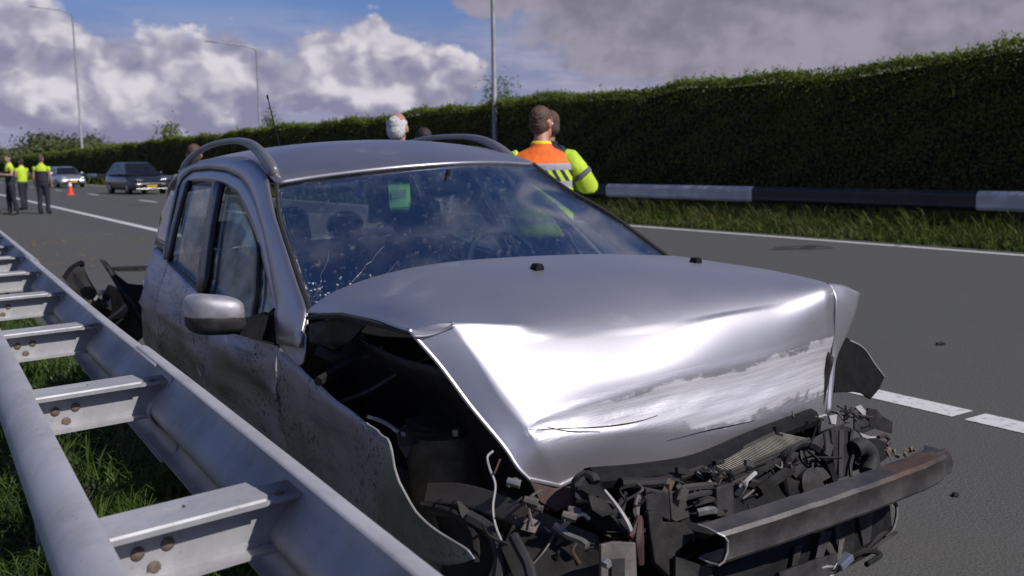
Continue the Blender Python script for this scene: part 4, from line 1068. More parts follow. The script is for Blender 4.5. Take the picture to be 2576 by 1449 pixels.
# ---------------- engine bay, black and grimy
def tubep(name, pts, r, mat, n=6, parent=car, extra=6):
    P = [tuple(cl(x, y, 1, s)) for x, y, s in pts]
    if len(P) > 2: P = spline(np.array(P), extra)
    if isinstance(r, (list, tuple)): r = list(np.interp(np.linspace(0, 1, len(P)), np.linspace(0, 1, len(r)), r))
    mb = MB(); mb.tube(P, r, n); return mb.build(name, mat, parent, True)
mb = MB(); mb.box((0, 1.34, .62), (1.46, .04, .68)); mb.box((0, .85, .17), (1.3, 1.05, .03)); mb.build('firewall', M_BLK, car)
ib = np.array([[(-.72, 1.33, .90), (-.70, .95, .86), (-.66, .62, .84), (-.62, .40, .72)], [(-.68, 1.33, .70), (-.60, .95, .66), (-.58, .62, .62), (-.56, .40, .55)], [(-.60, 1.33, .35), (-.55, .95, .36), (-.53, .62, .34), (-.52, .40, .32)]])
gridmesh('inner_wing', gridspline(ib, 6, 6), M_DARKM, car, .006)
gridmesh('inner_wing', (gridspline(ib, 6, 6)*np.array([-1, 1, 1]))[:, ::-1], M_DARKM, car, .006)
# engine: cover, block, pulleys, inlet
mb = MB(); mb.loft([[Vector((x+dx, y, z)) for dx, y, z in ((0, .62, .40), (0, .58, .70), (0, .68, .78), (0, 1.0, .80), (0, 1.08, .70), (0, 1.1, .40))] for x in (-.34, -.33, .38, .39)]); mb.build('engine_block', M_DARKM, car, bevel=.012)
mb = MB(); mb.box((.02, .85, .82), (.52, .30, .05)); 
for k in range(5): mb.box((-.18+.1*k, .85, .848), (.03, .26, .015))
mb.build('engine_cover', M_BLK2, car, bevel=.012)
mb = MB(); mb.tube([(-.36, .80, .52), (-.40, .80, .52)], [.095, .09], 20); mb.tube([(-.40, .80, .52), (-.43, .80, .52)], [.05, .05], 14); mb.tube([(-.36, .93, .40), (-.40, .93, .40)], [.06, .06], 16); mb.build('pulley', M_UNDER, car, True)
# suspension turret behind the wing
tp_ = cl(1118, 1078, 1, .82); T = Vector(tp_)
mb = MB(); mb.loft([[T + Vector((r*cos(a), r*1.0*sin(a), h)) for a in np.linspace(0, 2*pi, 24, endpoint=False)] for r, h in ((.118, -.20), (.115, -.03), (.105, -.006), (.062, .0), (.055, .012), (.03, .012))]); mb.build('suspension_turret', simple('turret_paint', (.070, .062, .045), .7, .1, scale=14, var=.5), car, True)
mb = MB()
for k in range(3):
    a = k*2.1+.4; mb.tube([T + Vector((.085*cos(a), .085*sin(a), 0)), T + Vector((.085*cos(a), .085*sin(a), .018))], .011, 8)
mb.build('turret_bolt', M_ALU, car, True)
pl('turret_plate', [(1024, 1052, .78), (1060, 1046, .80), (1147, 1047, .82), (1216, 1082, .76), (1147, 1098, .74), (1075, 1092, .75), (1024, 1084, .76)], M_UNDER, .006)
pl('wing_bracket', [(1000, 1090, .70), (1018, 1068, .72), (1042, 1100, .71), (1060, 1112, .70), (1036, 1120, .69), (1024, 1150, .68), (1008, 1125, .69)], M_UNDER, .006)
tubep('wing_flange', [(925, 1048, .82), (965, 1062, .78), (1000, 1085, .72), (1020, 1095, .70)], .006, M_ALU)
tubep('bonnet_stay', [(1090, 900, .9), (1020, 930, 1.0), (925, 985, 1.05), (860, 1010, 1.1)], .007, M_UNDER)
tubep('scuttle_hose', [(775, 830, 1.36), (840, 835, 1.28), (905, 850, 1.2), (860, 900, 1.15), (800, 880, 1.2)], .020, M_BLK2, 8)
pl('scuttle_panel', [(772, 815, 1.36), (850, 800, 1.15), (915, 820, 1.05), (880, 858, 1.1), (840, 880, 1.2), (778, 860, 1.32)], M_DARKM, .01)
tubep('wing_stay', [(800, 960, 1.05), (850, 930, 1.1), (905, 900, 1.15), (960, 880, 1.1)], .016, M_DARKM)
# crushed front frame member running forward below the bonnet
mb = MB(); q = [cl(x, y, 1, s) for x, y, s in ((1080, 1255, .62), (1180, 1262, .50), (1290, 1300, .36), (1400, 1350, .24), (1500, 1392, .14))]
mb.tube(spline(np.array([tuple(p) for p in q]), 5), [(.050, .032)]*21, 4, up=Vector((0, 0, 1))); mb.build('frame_rail', M_UNDER, car, bevel=.006)
pl('frame_gusset', [(1150, 1262, .50), (1270, 1238, .46), (1312, 1270, .40), (1300, 1300, .38), (1200, 1330, .42), (1160, 1300, .46)], M_UNDER, .01)
pl('splash_panel', [(1290, 1320, .30), (1400, 1345, .22), (1505, 1385, .12), (1512, 1452, .08), (1300, 1470, .2), (1262, 1380, .28)], M_BLK2, .012)
tubep('tie_rod', [(1310, 1282, .34), (1350, 1305, .29), (1388, 1340, .24)], .011, M_ALU)
tubep('tie_rod', [(1395, 1320, .2), (1425, 1345, .17), (1462, 1360, .13), (1478, 1372, .11)], .009, M_ALU)
tubep('brake_pipe', [(1415, 1325, .17), (1440, 1305, .15), (1466, 1293, .14), (1483, 1305, .13)], .0055, M_ALU)
tubep('dangling_wire', [(1240, 1135, .40), (1226, 1150, .39), (1232, 1180, .38), (1246, 1220, .36), (1240, 1275, .34), (1246, 1320, .32), (1262, 1362, .30)], .0032, M_TORN)
tubep('dangling_wire', [(1258, 1155, .38), (1249, 1178, .37), (1243, 1192, .36)], .0028, M_PRIMER)
tubep('coolant_hose', [(1292, 1350, .22), (1310, 1385, .18), (1328, 1420, .15), (1338, 1462, .12)], .014, M_RUB, 8)
tubep('coolant_hose', [(1180, 1300, .45), (1240, 1340, .38), (1260, 1400, .30), (1255, 1470, .26)], .02, M_RUB, 8)
tubep('wiring_loom', [(1060, 1270, .6), (1140, 1290, .5), (1190, 1340, .42), (1200, 1420, .36)], .010, M_BLK2)
for (x, y, s, r_) in ((1292, 1215, .34, .012), (1335, 1263, .27, .013), (1350, 1278, .26, .010), (1445, 1285, .16, .010), (1432, 1300, .15, .012)):
    c_ = cl(x, y, 1, s); mb = MB(); mb.tube([c_ + Vector((-r_, .01, r_*.5)), c_ + Vector((r_, -.012, -r_*.3))], [r_*.8, r_], 8); mb.box(c_ + Vector((0, .006, 0)), (r_*2.4, r_, r_*1.4)); mb.build('connector', M_ALU if s > .3 else M_PINK, car)
pl('lamp_reflector', [(1335, 1212, .30), (1395, 1228, .28), (1445, 1222, .26), (1440, 1268, .24), (1400, 1285, .25), (1360, 1262, .28)], M_PRIMER, .02)
# black headlamp bucket with a pale broken rim
patch('headlamp_bucket', [
 [(1442, 1212, .21), (1466, 1190, .22), (1495, 1199, .20), (1522, 1236, .15)],
 [(1440, 1238, .19), (1466, 1222, .17), (1504, 1240, .155), (1553, 1277, .11)],
 [(1452, 1272, .17), (1478, 1290, .14), (1524, 1296, .11), (1582, 1322, .08)],
 [(1480, 1318, .15), (1512, 1330, .13), (1545, 1348, .10), (1588, 1358, .06)]], M_BLK, 2, 2, .008)
pl('lamp_bracket', [(1446, 1216, .17), (1470, 1196, .17), (1480, 1230, .15), (1462, 1262, .15), (1448, 1250, .16)], M_GREYP, .006)
pl('lamp_bracket', [(1480, 1246, .12), (1522, 1256, .11), (1546, 1290, .085), (1516, 1300, .09), (1490, 1282, .10)], M_BLK2, .006)
tubep('lamp_rib', [(1452, 1225, .165), (1490, 1250, .13), (1540, 1300, .09), (1580, 1345, .06)], .006, M_BLK2)
tubep('lamp_rib', [(1450, 1262, .16), (1500, 1262, .125), (1548, 1275, .10)], .005, M_DARKM)
tubep('lamp_rim', [(1521, 1233, .12), (1553, 1274, .085), (1580, 1318, .055), (1592, 1356, .045), (1585, 1362, .045)], [.0035, .005, .006, .006, .004], M_TORN)
tubep('lamp_adjuster', [(1475, 1195, .19), (1492, 1202, .17), (1498, 1214, .16)], .013, M_GREYP, 8)
# crash bracket at the bottom, with bolt and slot
P_b = [(1512, 1370, .03), (1545, 1362, .03), (1600, 1365, .02), (1604, 1460, 0), (1512, 1470, .02)]
pl('crash_bracket', P_b, M_PINK, .012, bevel=.003)
pl('bracket_slot', [(1538, 1408, .018), (1572, 1404, .016), (1572, 1462, .002), (1540, 1466, .006)], M_DARKM, .006)
c_ = cl(1527, 1418, 1, .0); mb = MB(); mb.tube([c_ + Vector((0, .008, 0)), c_, c_ + Vector((0, -.008, 0))], [.012, .012, .008], 6); mb.build('bracket_bolt', M_ALU, car)
tubep('torn_flange', [(1585, 1352, .04), (1600, 1330, .05), (1610, 1300, .06), (1606, 1360, .03), (1612, 1420, .02)], [.006, .012, .006, .014, .008], M_PRIMER)
tubep('torn_flange', [(1598, 1272, .10), (1606, 1250, .12), (1600, 1290, .10), (1610, 1310, .08)], [.004, .008, .009, .004], M_PINK)

# radiator pack leaning back above the beam
def quadgrid(c, n, m):
    A, B, C, D = [np.array(tuple(cl(x, y, 1, s))) for x, y, s in c]
    return lambda u, v: (A*(1-u)+B*u)*(1-v) + (D*(1-u)+C*u)*v
rq = quadgrid([(1738, 1188, .215), (1955, 1088, .305), (2030, 1104, .285), (1770, 1214, .195)], 1, 1)
mb = MB(); mb.prism([rq(0, 0), rq(1, 0), rq(1, 1), rq(0, 1)], Vector((0, .03, -.01))); rad = mb.build('radiator', M_RBRN, car)
nf = 46
for k in range(nf):
    u = (k+.5)/nf; a = Vector(rq(u-.005, .05)); b_ = Vector(rq(u+.005, .05)); c2 = Vector(rq(u+.004, .95)); d2 = Vector(rq(u-.006, .95))
    mb = MB(); mb.prism([a, b_, c2, d2], Vector((0, -.006, .003)));  mb.build('fin', M_RADI, rad)
mb = MB(); mb.tube([Vector(rq(-.02, -.04)), Vector(rq(1.0, -.06))], .009, 8); mb.build('radiator_tank', M_UNDER, rad, True)
for k, (a, b_) in enumerate((((1764, 1218, .19), (2034, 1106, .28)), ((1768, 1228, .18), (2036, 1114, .27)), ((1800, 1226, .17), (2030, 1124, .26)), ((1830, 1222, .16), (2020, 1136, .24)))):
    tubep('condenser_tube', [a, b_], (.008, .006, .006, .007)[k], (M_UNDER, M_DARKM, M_BLK2, M_UNDER)[k])
pl('condenser_core', [(1740, 1222, .20), (1860, 1166, .24), (1905, 1168, .22), (1870, 1200, .19), (1800, 1238, .16), (1745, 1236, .18)], M_RBRN, .02)
tubep('bracket_hook', [(1950, 1072, .30), (1954, 1092, .295), (1968, 1096, .29)], .006, M_BLK)
tubep('upper_crossmember', [(1480, 1205, .24), (1620, 1192, .24), (1760, 1165, .25), (1900, 1105, .31), (2040, 1050, .37)], .030, M_BLK, 8)
tubep('upper_crossmember', [(1560, 1215, .20), (1660, 1212, .2), (1770, 1178, .23), (1830, 1150, .26)], .014, M_DARKM, 8)
pl('mount_plate', [(1624, 1227, .13), (1684, 1238, .11), (1688, 1312, .10), (1626, 1284, .12)], M_GREYP, .03, bevel=.004)
pl('mount_plate', [(1684, 1236, .11), (1720, 1236, .12), (1735, 1300, .11), (1700, 1312, .10), (1690, 1305, .10)], M_UNDER, .02)
pl('bumper_mount', [(1631, 1286, .05), (1663, 1286, .05), (1670, 1312, .045), (1722, 1314, .04), (1754, 1347, .03), (1701, 1390, .02), (1694, 1460, .0), (1648, 1416, .02), (1636, 1340, .04)], M_BLK2, .02, bevel=.004)
pl('air_duct', [(1804, 1226, .11), (1846, 1214, .12), (1848, 1300, .10), (1806, 1300, .09)], M_GREYP, .03, bevel=.004)
pl('front_panel', [(1690, 1245, .16), (1800, 1230, .16), (1850, 1195, .2), (2030, 1120, .27), (2090, 1140, .26), (2100, 1205, .22), (1960, 1290, .12), (1790, 1345, .08), (1720, 1330, .1)], M_BLK, .03)
# shelf bits, broken clips
for (x0_, y0_, x1_, y1_, s, r_, mt) in ((1700, 1232, 1800, 1222, .13, .010, M_UNDER), (1712, 1256, 1790, 1238, .12, .008, M_GREYP), (1745, 1270, 1800, 1256, .11, .007, M_UNDER), (1755, 1290, 1800, 1285, .10, .011, M_ALU), (1860, 1225, 1900, 1190, .15, .006, M_BELT), (1868, 1240, 1880, 1205, .14, .0035, M_TORN), (1876, 1238, 1862, 1208, .14, .003, M_PINK), (1890, 1200, 1960, 1160, .18, .010, M_BLK2), (1910, 1235, 1990, 1180, .15, .016, M_BLK2)):
    tubep('broken_strut', [(x0_, y0_, s), ((x0_+x1_)/2+4, (y0_+y1_)/2-3, s-.01), (x1_, y1_, s+.01)], r_, mt, 6)
for k in range(30):
    x = rng.uniform(1600, 2000); y = np.interp(x, [1600, 2000], [1262, 1150]) + rng.normal(0, 22); s = .12+.09*rng.random()
    c_ = cl(x, y, 1, s); sz = .006+.016*rng.random(); mb = MB(); mb.box(c_, (sz*2, sz*.7, sz), Matrix.Rotation(rng.normal(0, .7), 3, 'Y') @ Matrix.Rotation(rng.normal(0, .6), 3, 'X'))
    mb.build('broken_clip', [M_BLK2, M_GREYP, M_UNDER, M_RBRN, M_BLK][k % 5], car)
# loose wires, clips and splinters that litter the crushed front
mats_ = [M_BLK, M_BLK2, M_BLK2, M_GREYP, M_UNDER, M_DARKM, M_RBRN, M_PINK]
for k in range(60):
    x = rng.uniform(1290, 2160); yt = np.interp(x, [1290, 1450, 1600, 1800, 2160], [1235, 1230, 1225, 1200, 1075]); yb_ = np.interp(x, [1290, 1600, 1790, 2160], [1445, 1445, 1320, 1180])
    y = rng.uniform(yt, yb_); s = float(np.interp(x, [1290, 1500, 1700, 2160], [.30, .12, .10, .24])) + rng.normal(0, .02); c_ = cl(x, y, 1, s)
    d_ = Vector((rng.normal(0, 1), rng.normal(0, .5), rng.normal(0, .6))).normalized(); L_ = rng.uniform(.02, .11); b_ = Vector(rng.normal(0, .25, 3))*L_
    mb = MB(); mb.tube(spline(np.array([tuple(c_), tuple(c_ + d_*L_*.5 + b_), tuple(c_ + d_*L_)]), 4), rng.uniform(.0015, .0048), 5); mb.build('broken_wire', mats_[k % 8], car, True)
for k in range(38):
    x = rng.uniform(1300, 2150); yt = np.interp(x, [1290, 1450, 1600, 1800, 2160], [1245, 1240, 1232, 1205, 1080]); yb_ = np.interp(x, [1290, 1600, 1790, 2160], [1445, 1445, 1315, 1180])
    y = rng.uniform(yt, yb_); s = float(np.interp(x, [1290, 1500, 1700, 2160], [.31, .14, .12, .25])) + rng.normal(0, .02); c_ = cl(x, y, 1, s); w_ = rng.uniform(.008, .03)
    q_ = [c_ + Vector((w_*cos(a)*rng.uniform(.5, 1.3), w_*.5*sin(2*a)*rng.random(), w_*sin(a)*rng.uniform(.4, 1.2))) for a in np.linspace(0, 2*pi, 6)[:-1]]
    mb = MB(); mb.prism(q_, Vector((.0, .004, .001))); mb.build('broken_clip', mats_[(k*3) % 8], car)
# fan cowl: ring, hub and blades seen above the beam
fc = Vector(cl(2040, 1222, 1, .17)); mb = MB(); ax1 = Vector((1, .12, 0)).normalized(); ax2 = Vector((0, .35, .94)).normalized(); ax3 = ax1.cross(ax2)
if ax3.y > 0: ax3 = -ax3
ang = np.linspace(0, 2*pi, 37)[:-1]
mb.loft([[fc + ax1*(r*cos(a)) + ax2*(r*sin(a)) + ax3*h for r, h in ((.112, .0), (.122, .012), (.128, .0), (.122, -.03))] for a in np.linspace(0, 2*pi, 37)], cap=False); fan = mb.build('fan_cowl', M_GREYP, car, True)
mb = MB(); mb.loft([[fc + ax1*(r*cos(a)) + ax2*(r*sin(a)) + ax3*h for a in ang] for r, h in ((.05, -.02), (.05, .008), (.035, .014), (.01, .015))]); mb.build('fan_hub', M_GREYP, fan, True)
for k in range(7):
    a = k*2*pi/7+.3; e1 = ax1*cos(a) + ax2*sin(a); e2 = -ax1*sin(a) + ax2*cos(a); mb = MB()
    mb.prism([fc + e1*.045 - e2*.018 + ax3*.0, fc + e1*.108 - e2*.036 - ax3*.004, fc + e1*.108 + e2*.014 + ax3*-.020, fc + e1*.045 + e2*.016 - ax3*.014], ax3*-.003); mb.build('fan_blade', M_GREYP, fan)
pl('cowl_plate', [(2029, 1112, .235), (2085, 1083, .25), (2094, 1145, .22), (2052, 1138, .22), (2040, 1128, .22)], M_GREYP, .012)
pl('radiator_support', [(2092, 1078, .25), (2120, 1068, .26), (2146, 1076, .255), (2146, 1130, .23), (2138, 1196, .19), (2104, 1206, .185), (2098, 1150, .21)], M_BLK2, .05, bevel=.005)
pl('radiator_support', [(2112, 1082, .245), (2124, 1080, .246), (2120, 1200, .178), (2110, 1202, .177)], M_GREYP, .02)
tubep('loom_tape', [(2143, 1082, .24), (2140, 1110, .23), (2146, 1140, .21), (2139, 1172, .19), (2141, 1200, .17)], .006, M_GREYP)
pl('air_box', [(2148, 1104, .27), (2205, 1100, .28), (2232, 1112, .28), (2234, 1152, .25), (2224, 1160, .24), (2150, 1184, .22)], M_BLK, .06, bevel=.008)
tubep('intake_hose', [(2150, 1130, .21), (2168, 1122, .205), (2186, 1140, .20), (2190, 1168, .19), (2184, 1190, .18)], .028, M_RUB, 10)
# torn pieces at the far corner
pl('torn_liner', [(2183, 1026, .36), (2204, 1030, .36), (2219, 1046, .35), (2246, 1062, .35), (2244, 1090, .34), (2206, 1078, .34), (2188, 1082, .34)], M_BLK2, .006)
pl('torn_liner', [(2150, 1040, .36), (2182, 1032, .36), (2190, 1082, .34), (2168, 1092, .34), (2150, 1080, .34)], M_GREYP, .006)
pl('torn_bracket', [(2086, 1046, .35), (2106, 1042, .35), (2103, 1068, .34), (2092, 1066, .34)], M_TORN, .008)
pl('torn_bracket', [(2152, 1024, .36), (2166, 1018, .36), (2178, 1034, .355), (2176, 1056, .35), (2168, 1040, .352)], M_TORN, .006)
pl('torn_bracket', [(2162, 1088, .30), (2190, 1098, .30), (2211, 1096, .30), (2192, 1108, .295), (2180, 1112, .295)], M_TORN, .006)
tubep('torn_bracket', [(2210, 1100, .29), (2226, 1096, .29), (2238, 1108, .285), (2230, 1120, .28)], .007, M_PRIMER)
for k in range(26):
    c_ = cl(rng.uniform(1990, 2110), 0+rng.uniform(1048, 1078), 1, .33+.03*rng.random()); mb = MB(); d_ = Vector(rng.normal(0, 1, 3)).normalized()
    mb.tube([c_, c_ + d_*.015, c_ + d_*.028 + Vector((0, 0, -.008))], [.004, .003, .001], 4); mb.build('broken_clip', [M_RBRN, M_BLK2, M_UNDER, M_PINK][k % 4], car)
for k in range(10):
    a = cl(rng.uniform(2090, 2180), rng.uniform(1015, 1040), 1, .37); b_ = cl(rng.uniform(2100, 2200), rng.uniform(1040, 1080), 1, .34)
    mb = MB(); mb.tube([a, (a+b_)/2 + Vector(rng.normal(0, .01, 3)), b_], .0035, 5); mb.build('broken_wire', [M_BLK2, M_UNDER, M_BLK][k % 3], car, True)
# big black sheet beyond the bonnet's far edge: wing liner bent outwards
pl('wing_liner', [(2108, 845, .50), (2128, 848, .50), (2168, 872, .52), (2200, 915, .53), (2225, 948, .53), (2212, 978, .52), (2190, 1004, .51), (2172, 990, .50), (2150, 986, .49), (2100, 988, .46), (2096, 900, .47)], M_BLK, .01)
tubep('wing_liner_edge', [(2110, 846, .498), (2168, 872, .518), (2200, 915, .528), (2225, 948, .528)], .003, M_TORN)
# bumper beam: hat shaped steel, bent, rusty top at its far end
bl, br_ = cl(1797, 1372, 1, -.045), cl(2392, 1160, 1, -.02)
sec = [(.042, .052), (.012, .054), (-.020, .050), (-.028, .038), (-.024, .016), (-.024, -.018), (-.028, -.040), (-.022, -.052), (.012, -.058), (.042, -.056), (.042, -.050), (.014, -.052), (-.016, -.046), (-.022, -.036), (-.018, -.016), (-.018, .014), (-.022, .032), (-.016, .043), (.012, .048), (.042, .046)]
rings = []
for t in np.linspace(0, 1, 25):
    p = bl.lerp(br_, t); bowz = .012*sin(pi*t) + .0007*sin(t*31)+.0005*sin(t*67+1); crush = 1 - .25*math.exp(-((t-1)/.07)**2)
    by = -.035*sin(pi*t) + .045*max(0, (t-.86)/.14)**2 + .0009*sin(t*43+2)
    rings.append([Vector((p.x + (.030*max(0, 1-(z/.05)**2) - .006 if t == 0 else 0), p.y + by + y, p.z + bowz + z*crush*.76)) for y, z in sec])
mb = MB(); mb.loft(rings); beam = mb.build('bumper_beam', M_BEAM, car, True); sharp(beam.data, 55)
mb = MB(); mb.tube([v + Vector((-.002, -.001, 0)) for v in rings[0][:10]], .0028, 5); mb.build('torn_edge', M_TORN, beam, True)
for px, py in ((1838, 1388), (2112, 1252)):
    c_ = cl(px, py, 1, -.06); mb = MB(); mb.tube([c_ + Vector((0, .01, 0)), c_ + Vector((0, -.004, 0))], [.012, .012], 12); mb.build('beam_hole', M_TRIM, beam)
pl('beam_end', [(2320, 1160, -.045), (2386, 1128, -.02), (2400, 1160, -.015), (2396, 1190, -.02), (2330, 1214, -.05)], M_BEAM, .014, bevel=.004)
pl('beam_end', [(2310, 1185, -.06), (2352, 1168, -.055), (2356, 1195, -.058), (2330, 1206, -.06)], M_DARKM, .01)
for k in range(14):
    c_ = cl(rng.uniform(2225, 2340), rng.uniform(1126, 1150), 1, .03); mb = MB(); mb.box(c_, (.018*rng.random()+.006, .008, .008), Matrix.Rotation(rng.normal(), 3, 'Y') @ Matrix.Rotation(rng.normal(), 3, 'Z')); mb.build('rust_flake', M_BOLT, beam)
# lower grille, undertray, hanging strips below the beam
pl('lower_grille', [(1800, 1435, .02), (2000, 1352, .06), (2160, 1296, .10), (2238, 1262, .12), (2244, 1330, .10), (2200, 1390, .07), (2080, 1455, .02), (1800, 1500, -.02)], M_BLK, .05)
pl('lower_duct', [(2160, 1300, .08), (2196, 1290, .085), (2190, 1362, .07), (2172, 1372, .065)], M_GREYP, .02)
pl('lower_duct', [(2100, 1320, .06), (2150, 1305, .07), (2150, 1390, .05), (2110, 1410, .04)], M_BLK2, .02)
tubep('lower_hoop', [(2236, 1256, .12), (2254, 1270, .115), (2256, 1300, .10), (2246, 1334, .09), (2228, 1352, .08)], .006, M_UNDER)
for (a, b_, w, mt) in (((2080, 1340, .04), (2050, 1440, .0), 14, M_GREYP), ((2010, 1375, .03), (1990, 1460, -.01), 10, M_BLK2), ((2060, 1335, .05), (2100, 1400, .03), 9, M_UNDER), ((2118, 1360, .05), (2108, 1420, .02), 7, M_UNDER), ((2225, 1340, .09), (2160, 1400, .05), 12, M_BLK2), ((2250, 1340, .08), (2190, 1380, .06), 8, M_GREYP)):
    pl('hanging_strip', [(a[0]-w, a[1], a[2]), (a[0]+w, a[1]-6, a[2]), (b_[0]+w*.7, b_[1]-5, b_[2]), (b_[0]-w*.5, b_[1]+5, b_[2])], mt, .008)
pl('undertray', [(1960, 1440, -.02), (2060, 1405, .0), (2110, 1390, .02), (2080, 1470, -.02), (1970, 1490, -.04)], M_GREYP, .012)
pl('crash_bracket', [(1700, 1400, .0), (1790, 1430, -.02), (1800, 1480, -.03), (1700, 1480, -.02)], M_DARKM, .012)
c_ = cl(2122, 1412, 1, .02); mb = MB(); mb.box(c_, (.055, .03, .022), Matrix.Rotation(-.35, 3, 'Y')); mb.build('plug', simple('blue_grey_plastic', (.12, .125, .17), .5), car, bevel=.004)
for k in range(7):
    mb = MB(); a = c_ + Vector((-.03, 0, -.012+.004*k)); e = cl(2068+rng.uniform(-22, 10), 1424+k*6, 1, .0); mb.tube(spline(np.array([tuple(a), tuple((a+e)/2 + Vector((0, -.01, .008*rng.normal()))), tuple(e)]), 4), .003, 5); mb.build('broken_wire', [M_BLK2, M_TORN, M_BLK][k % 3], car, True)
tubep('broken_wire', [(2140, 1400, .03), (2180, 1385, .05), (2215, 1395, .06), (2180, 1420, .03)], .008, M_BLK2)
pl('torn_bracket', [(2062, 1438, .0), (2082, 1420, .0), (2100, 1440, .0), (2092, 1460, -.01)], M_TORN, .01)
# torn rear bumper hooked out over the barrier behind the car
pl('torn_bumper', [(248, 652, 4.55), (262, 655, 4.55), (290, 690, 4.5), (318, 712, 4.45), (345, 716, 4.4), (372, 716, 4.3), (378, 760, 4.28), (362, 800, 4.3), (345, 806, 4.35), (322, 775, 4.4), (300, 735, 4.45), (275, 690, 4.5)], M_BLK, .02)
pl('torn_bumper', [(345, 800, 4.38), (365, 800, 4.33), (385, 850, 4.28), (396, 905, 4.26), (384, 900, 4.28), (360, 845, 4.33)], M_BLK2, .02)
tubep('bumper_edge', [(268, 668, 4.5), (300, 722, 4.44), (340, 772, 4.36), (372, 840, 4.28)], .010, M_GREYP)
pl('bumper_skin', [(160, 700, 4.8), (176, 672, 4.8), (206, 658, 4.8), (208, 668, 4.78), (222, 700, 4.74), (240, 728, 4.7), (262, 783, 4.66), (255, 800, 4.66), (205, 770, 4.75)], M_GREYP, .012)
tubep('bumper_edge', [(160, 700, 4.79), (178, 675, 4.79), (205, 660, 4.79), (208, 668, 4.77)], .012, M_BLK)
pl('bumper_core', [(258, 742, 4.6), (272, 716, 4.58), (300, 735, 4.5), (322, 778, 4.42), (310, 800, 4.42), (262, 806, 4.6)], M_RBRN, .03)
pl('bumper_core', [(262, 770, 4.57), (285, 742, 4.55), (296, 752, 4.53), (280, 765, 4.55), (285, 785, 4.54)], M_TORN, .01)
pl('bumper_skin', [(255, 815, 4.6), (318, 775, 4.45), (352, 800, 4.38), (372, 835, 4.3), (330, 868, 4.4), (300, 860, 4.5)], M_BLK2, .02)
tubep('bumper_edge', [(268, 806, 4.57), (295, 788, 4.5), (318, 768, 4.44)], .012, M_TORN)
tubep('bumper_edge', [(285, 822, 4.5), (312, 800, 4.45), (322, 792, 4.43)], .008, M_ALU)
c_ = Vector((-.685, 4.17, .80)); mb = MB(); mb.sphere(c_, (.035, .05, .04), 10, 7); mb.build('tail_lamp', M_CHROME, car, True)
for k in range(16):
    c_ = cl(rng.uniform(200, 330), rng.uniform(735, 800), 1, 4.5+.1*rng.random()); mb = MB(); mb.box(c_, (.05*rng.random()+.015, .02, .03*rng.random()+.01), Matrix.Rotation(rng.normal(), 3, 'Y')); mb.build('broken_clip', [M_BLK2, M_RBRN, M_GREYP, M_TORN][k % 4], car)

# ------------------------------------------------------------------ people
def fuse(mb, name, mats, parent, vox, smooth_it=3):
    me = bpy.data.meshes.new(name); me.from_pydata(mb.v, [], mb.f); bm = bmesh.new(); bm.from_mesh(me); bmesh.ops.recalc_face_normals(bm, faces=bm.faces); bm.to_mesh(me); bm.free()
    o = put(name, me, None, parent)
    r = o.modifiers.new('r', 'REMESH'); r.mode = 'VOXEL'; r.voxel_size = vox; r.use_smooth_shade = True
    s = o.modifiers.new('s', 'SMOOTH'); s.iterations = smooth_it; s.factor = .5
    dg = bpy.context.evaluated_depsgraph_get(); dg.update()
    nm = bpy.data.meshes.new_from_object(o.evaluated_get(dg)); o.modifiers.clear(); o.data = nm; bpy.data.meshes.remove(me); nm.name = name
    nm.materials.clear()
    for m in (mats if isinstance(mats, list) else [mats]): nm.materials.append(m)
    return o
def limb(mb, pts, rs, n=12): mb.tube(pts, rs, n)
def ell(mb, secs, n=16):      # stacked ellipses: (x, y, z, rx, ry)
    mb.loft([[Vector((x+rx*cos(a), y+ry*sin(a), z)) for a in np.linspace(0, 2*pi, n, endpoint=False)] for x, y, z, rx, ry in secs])
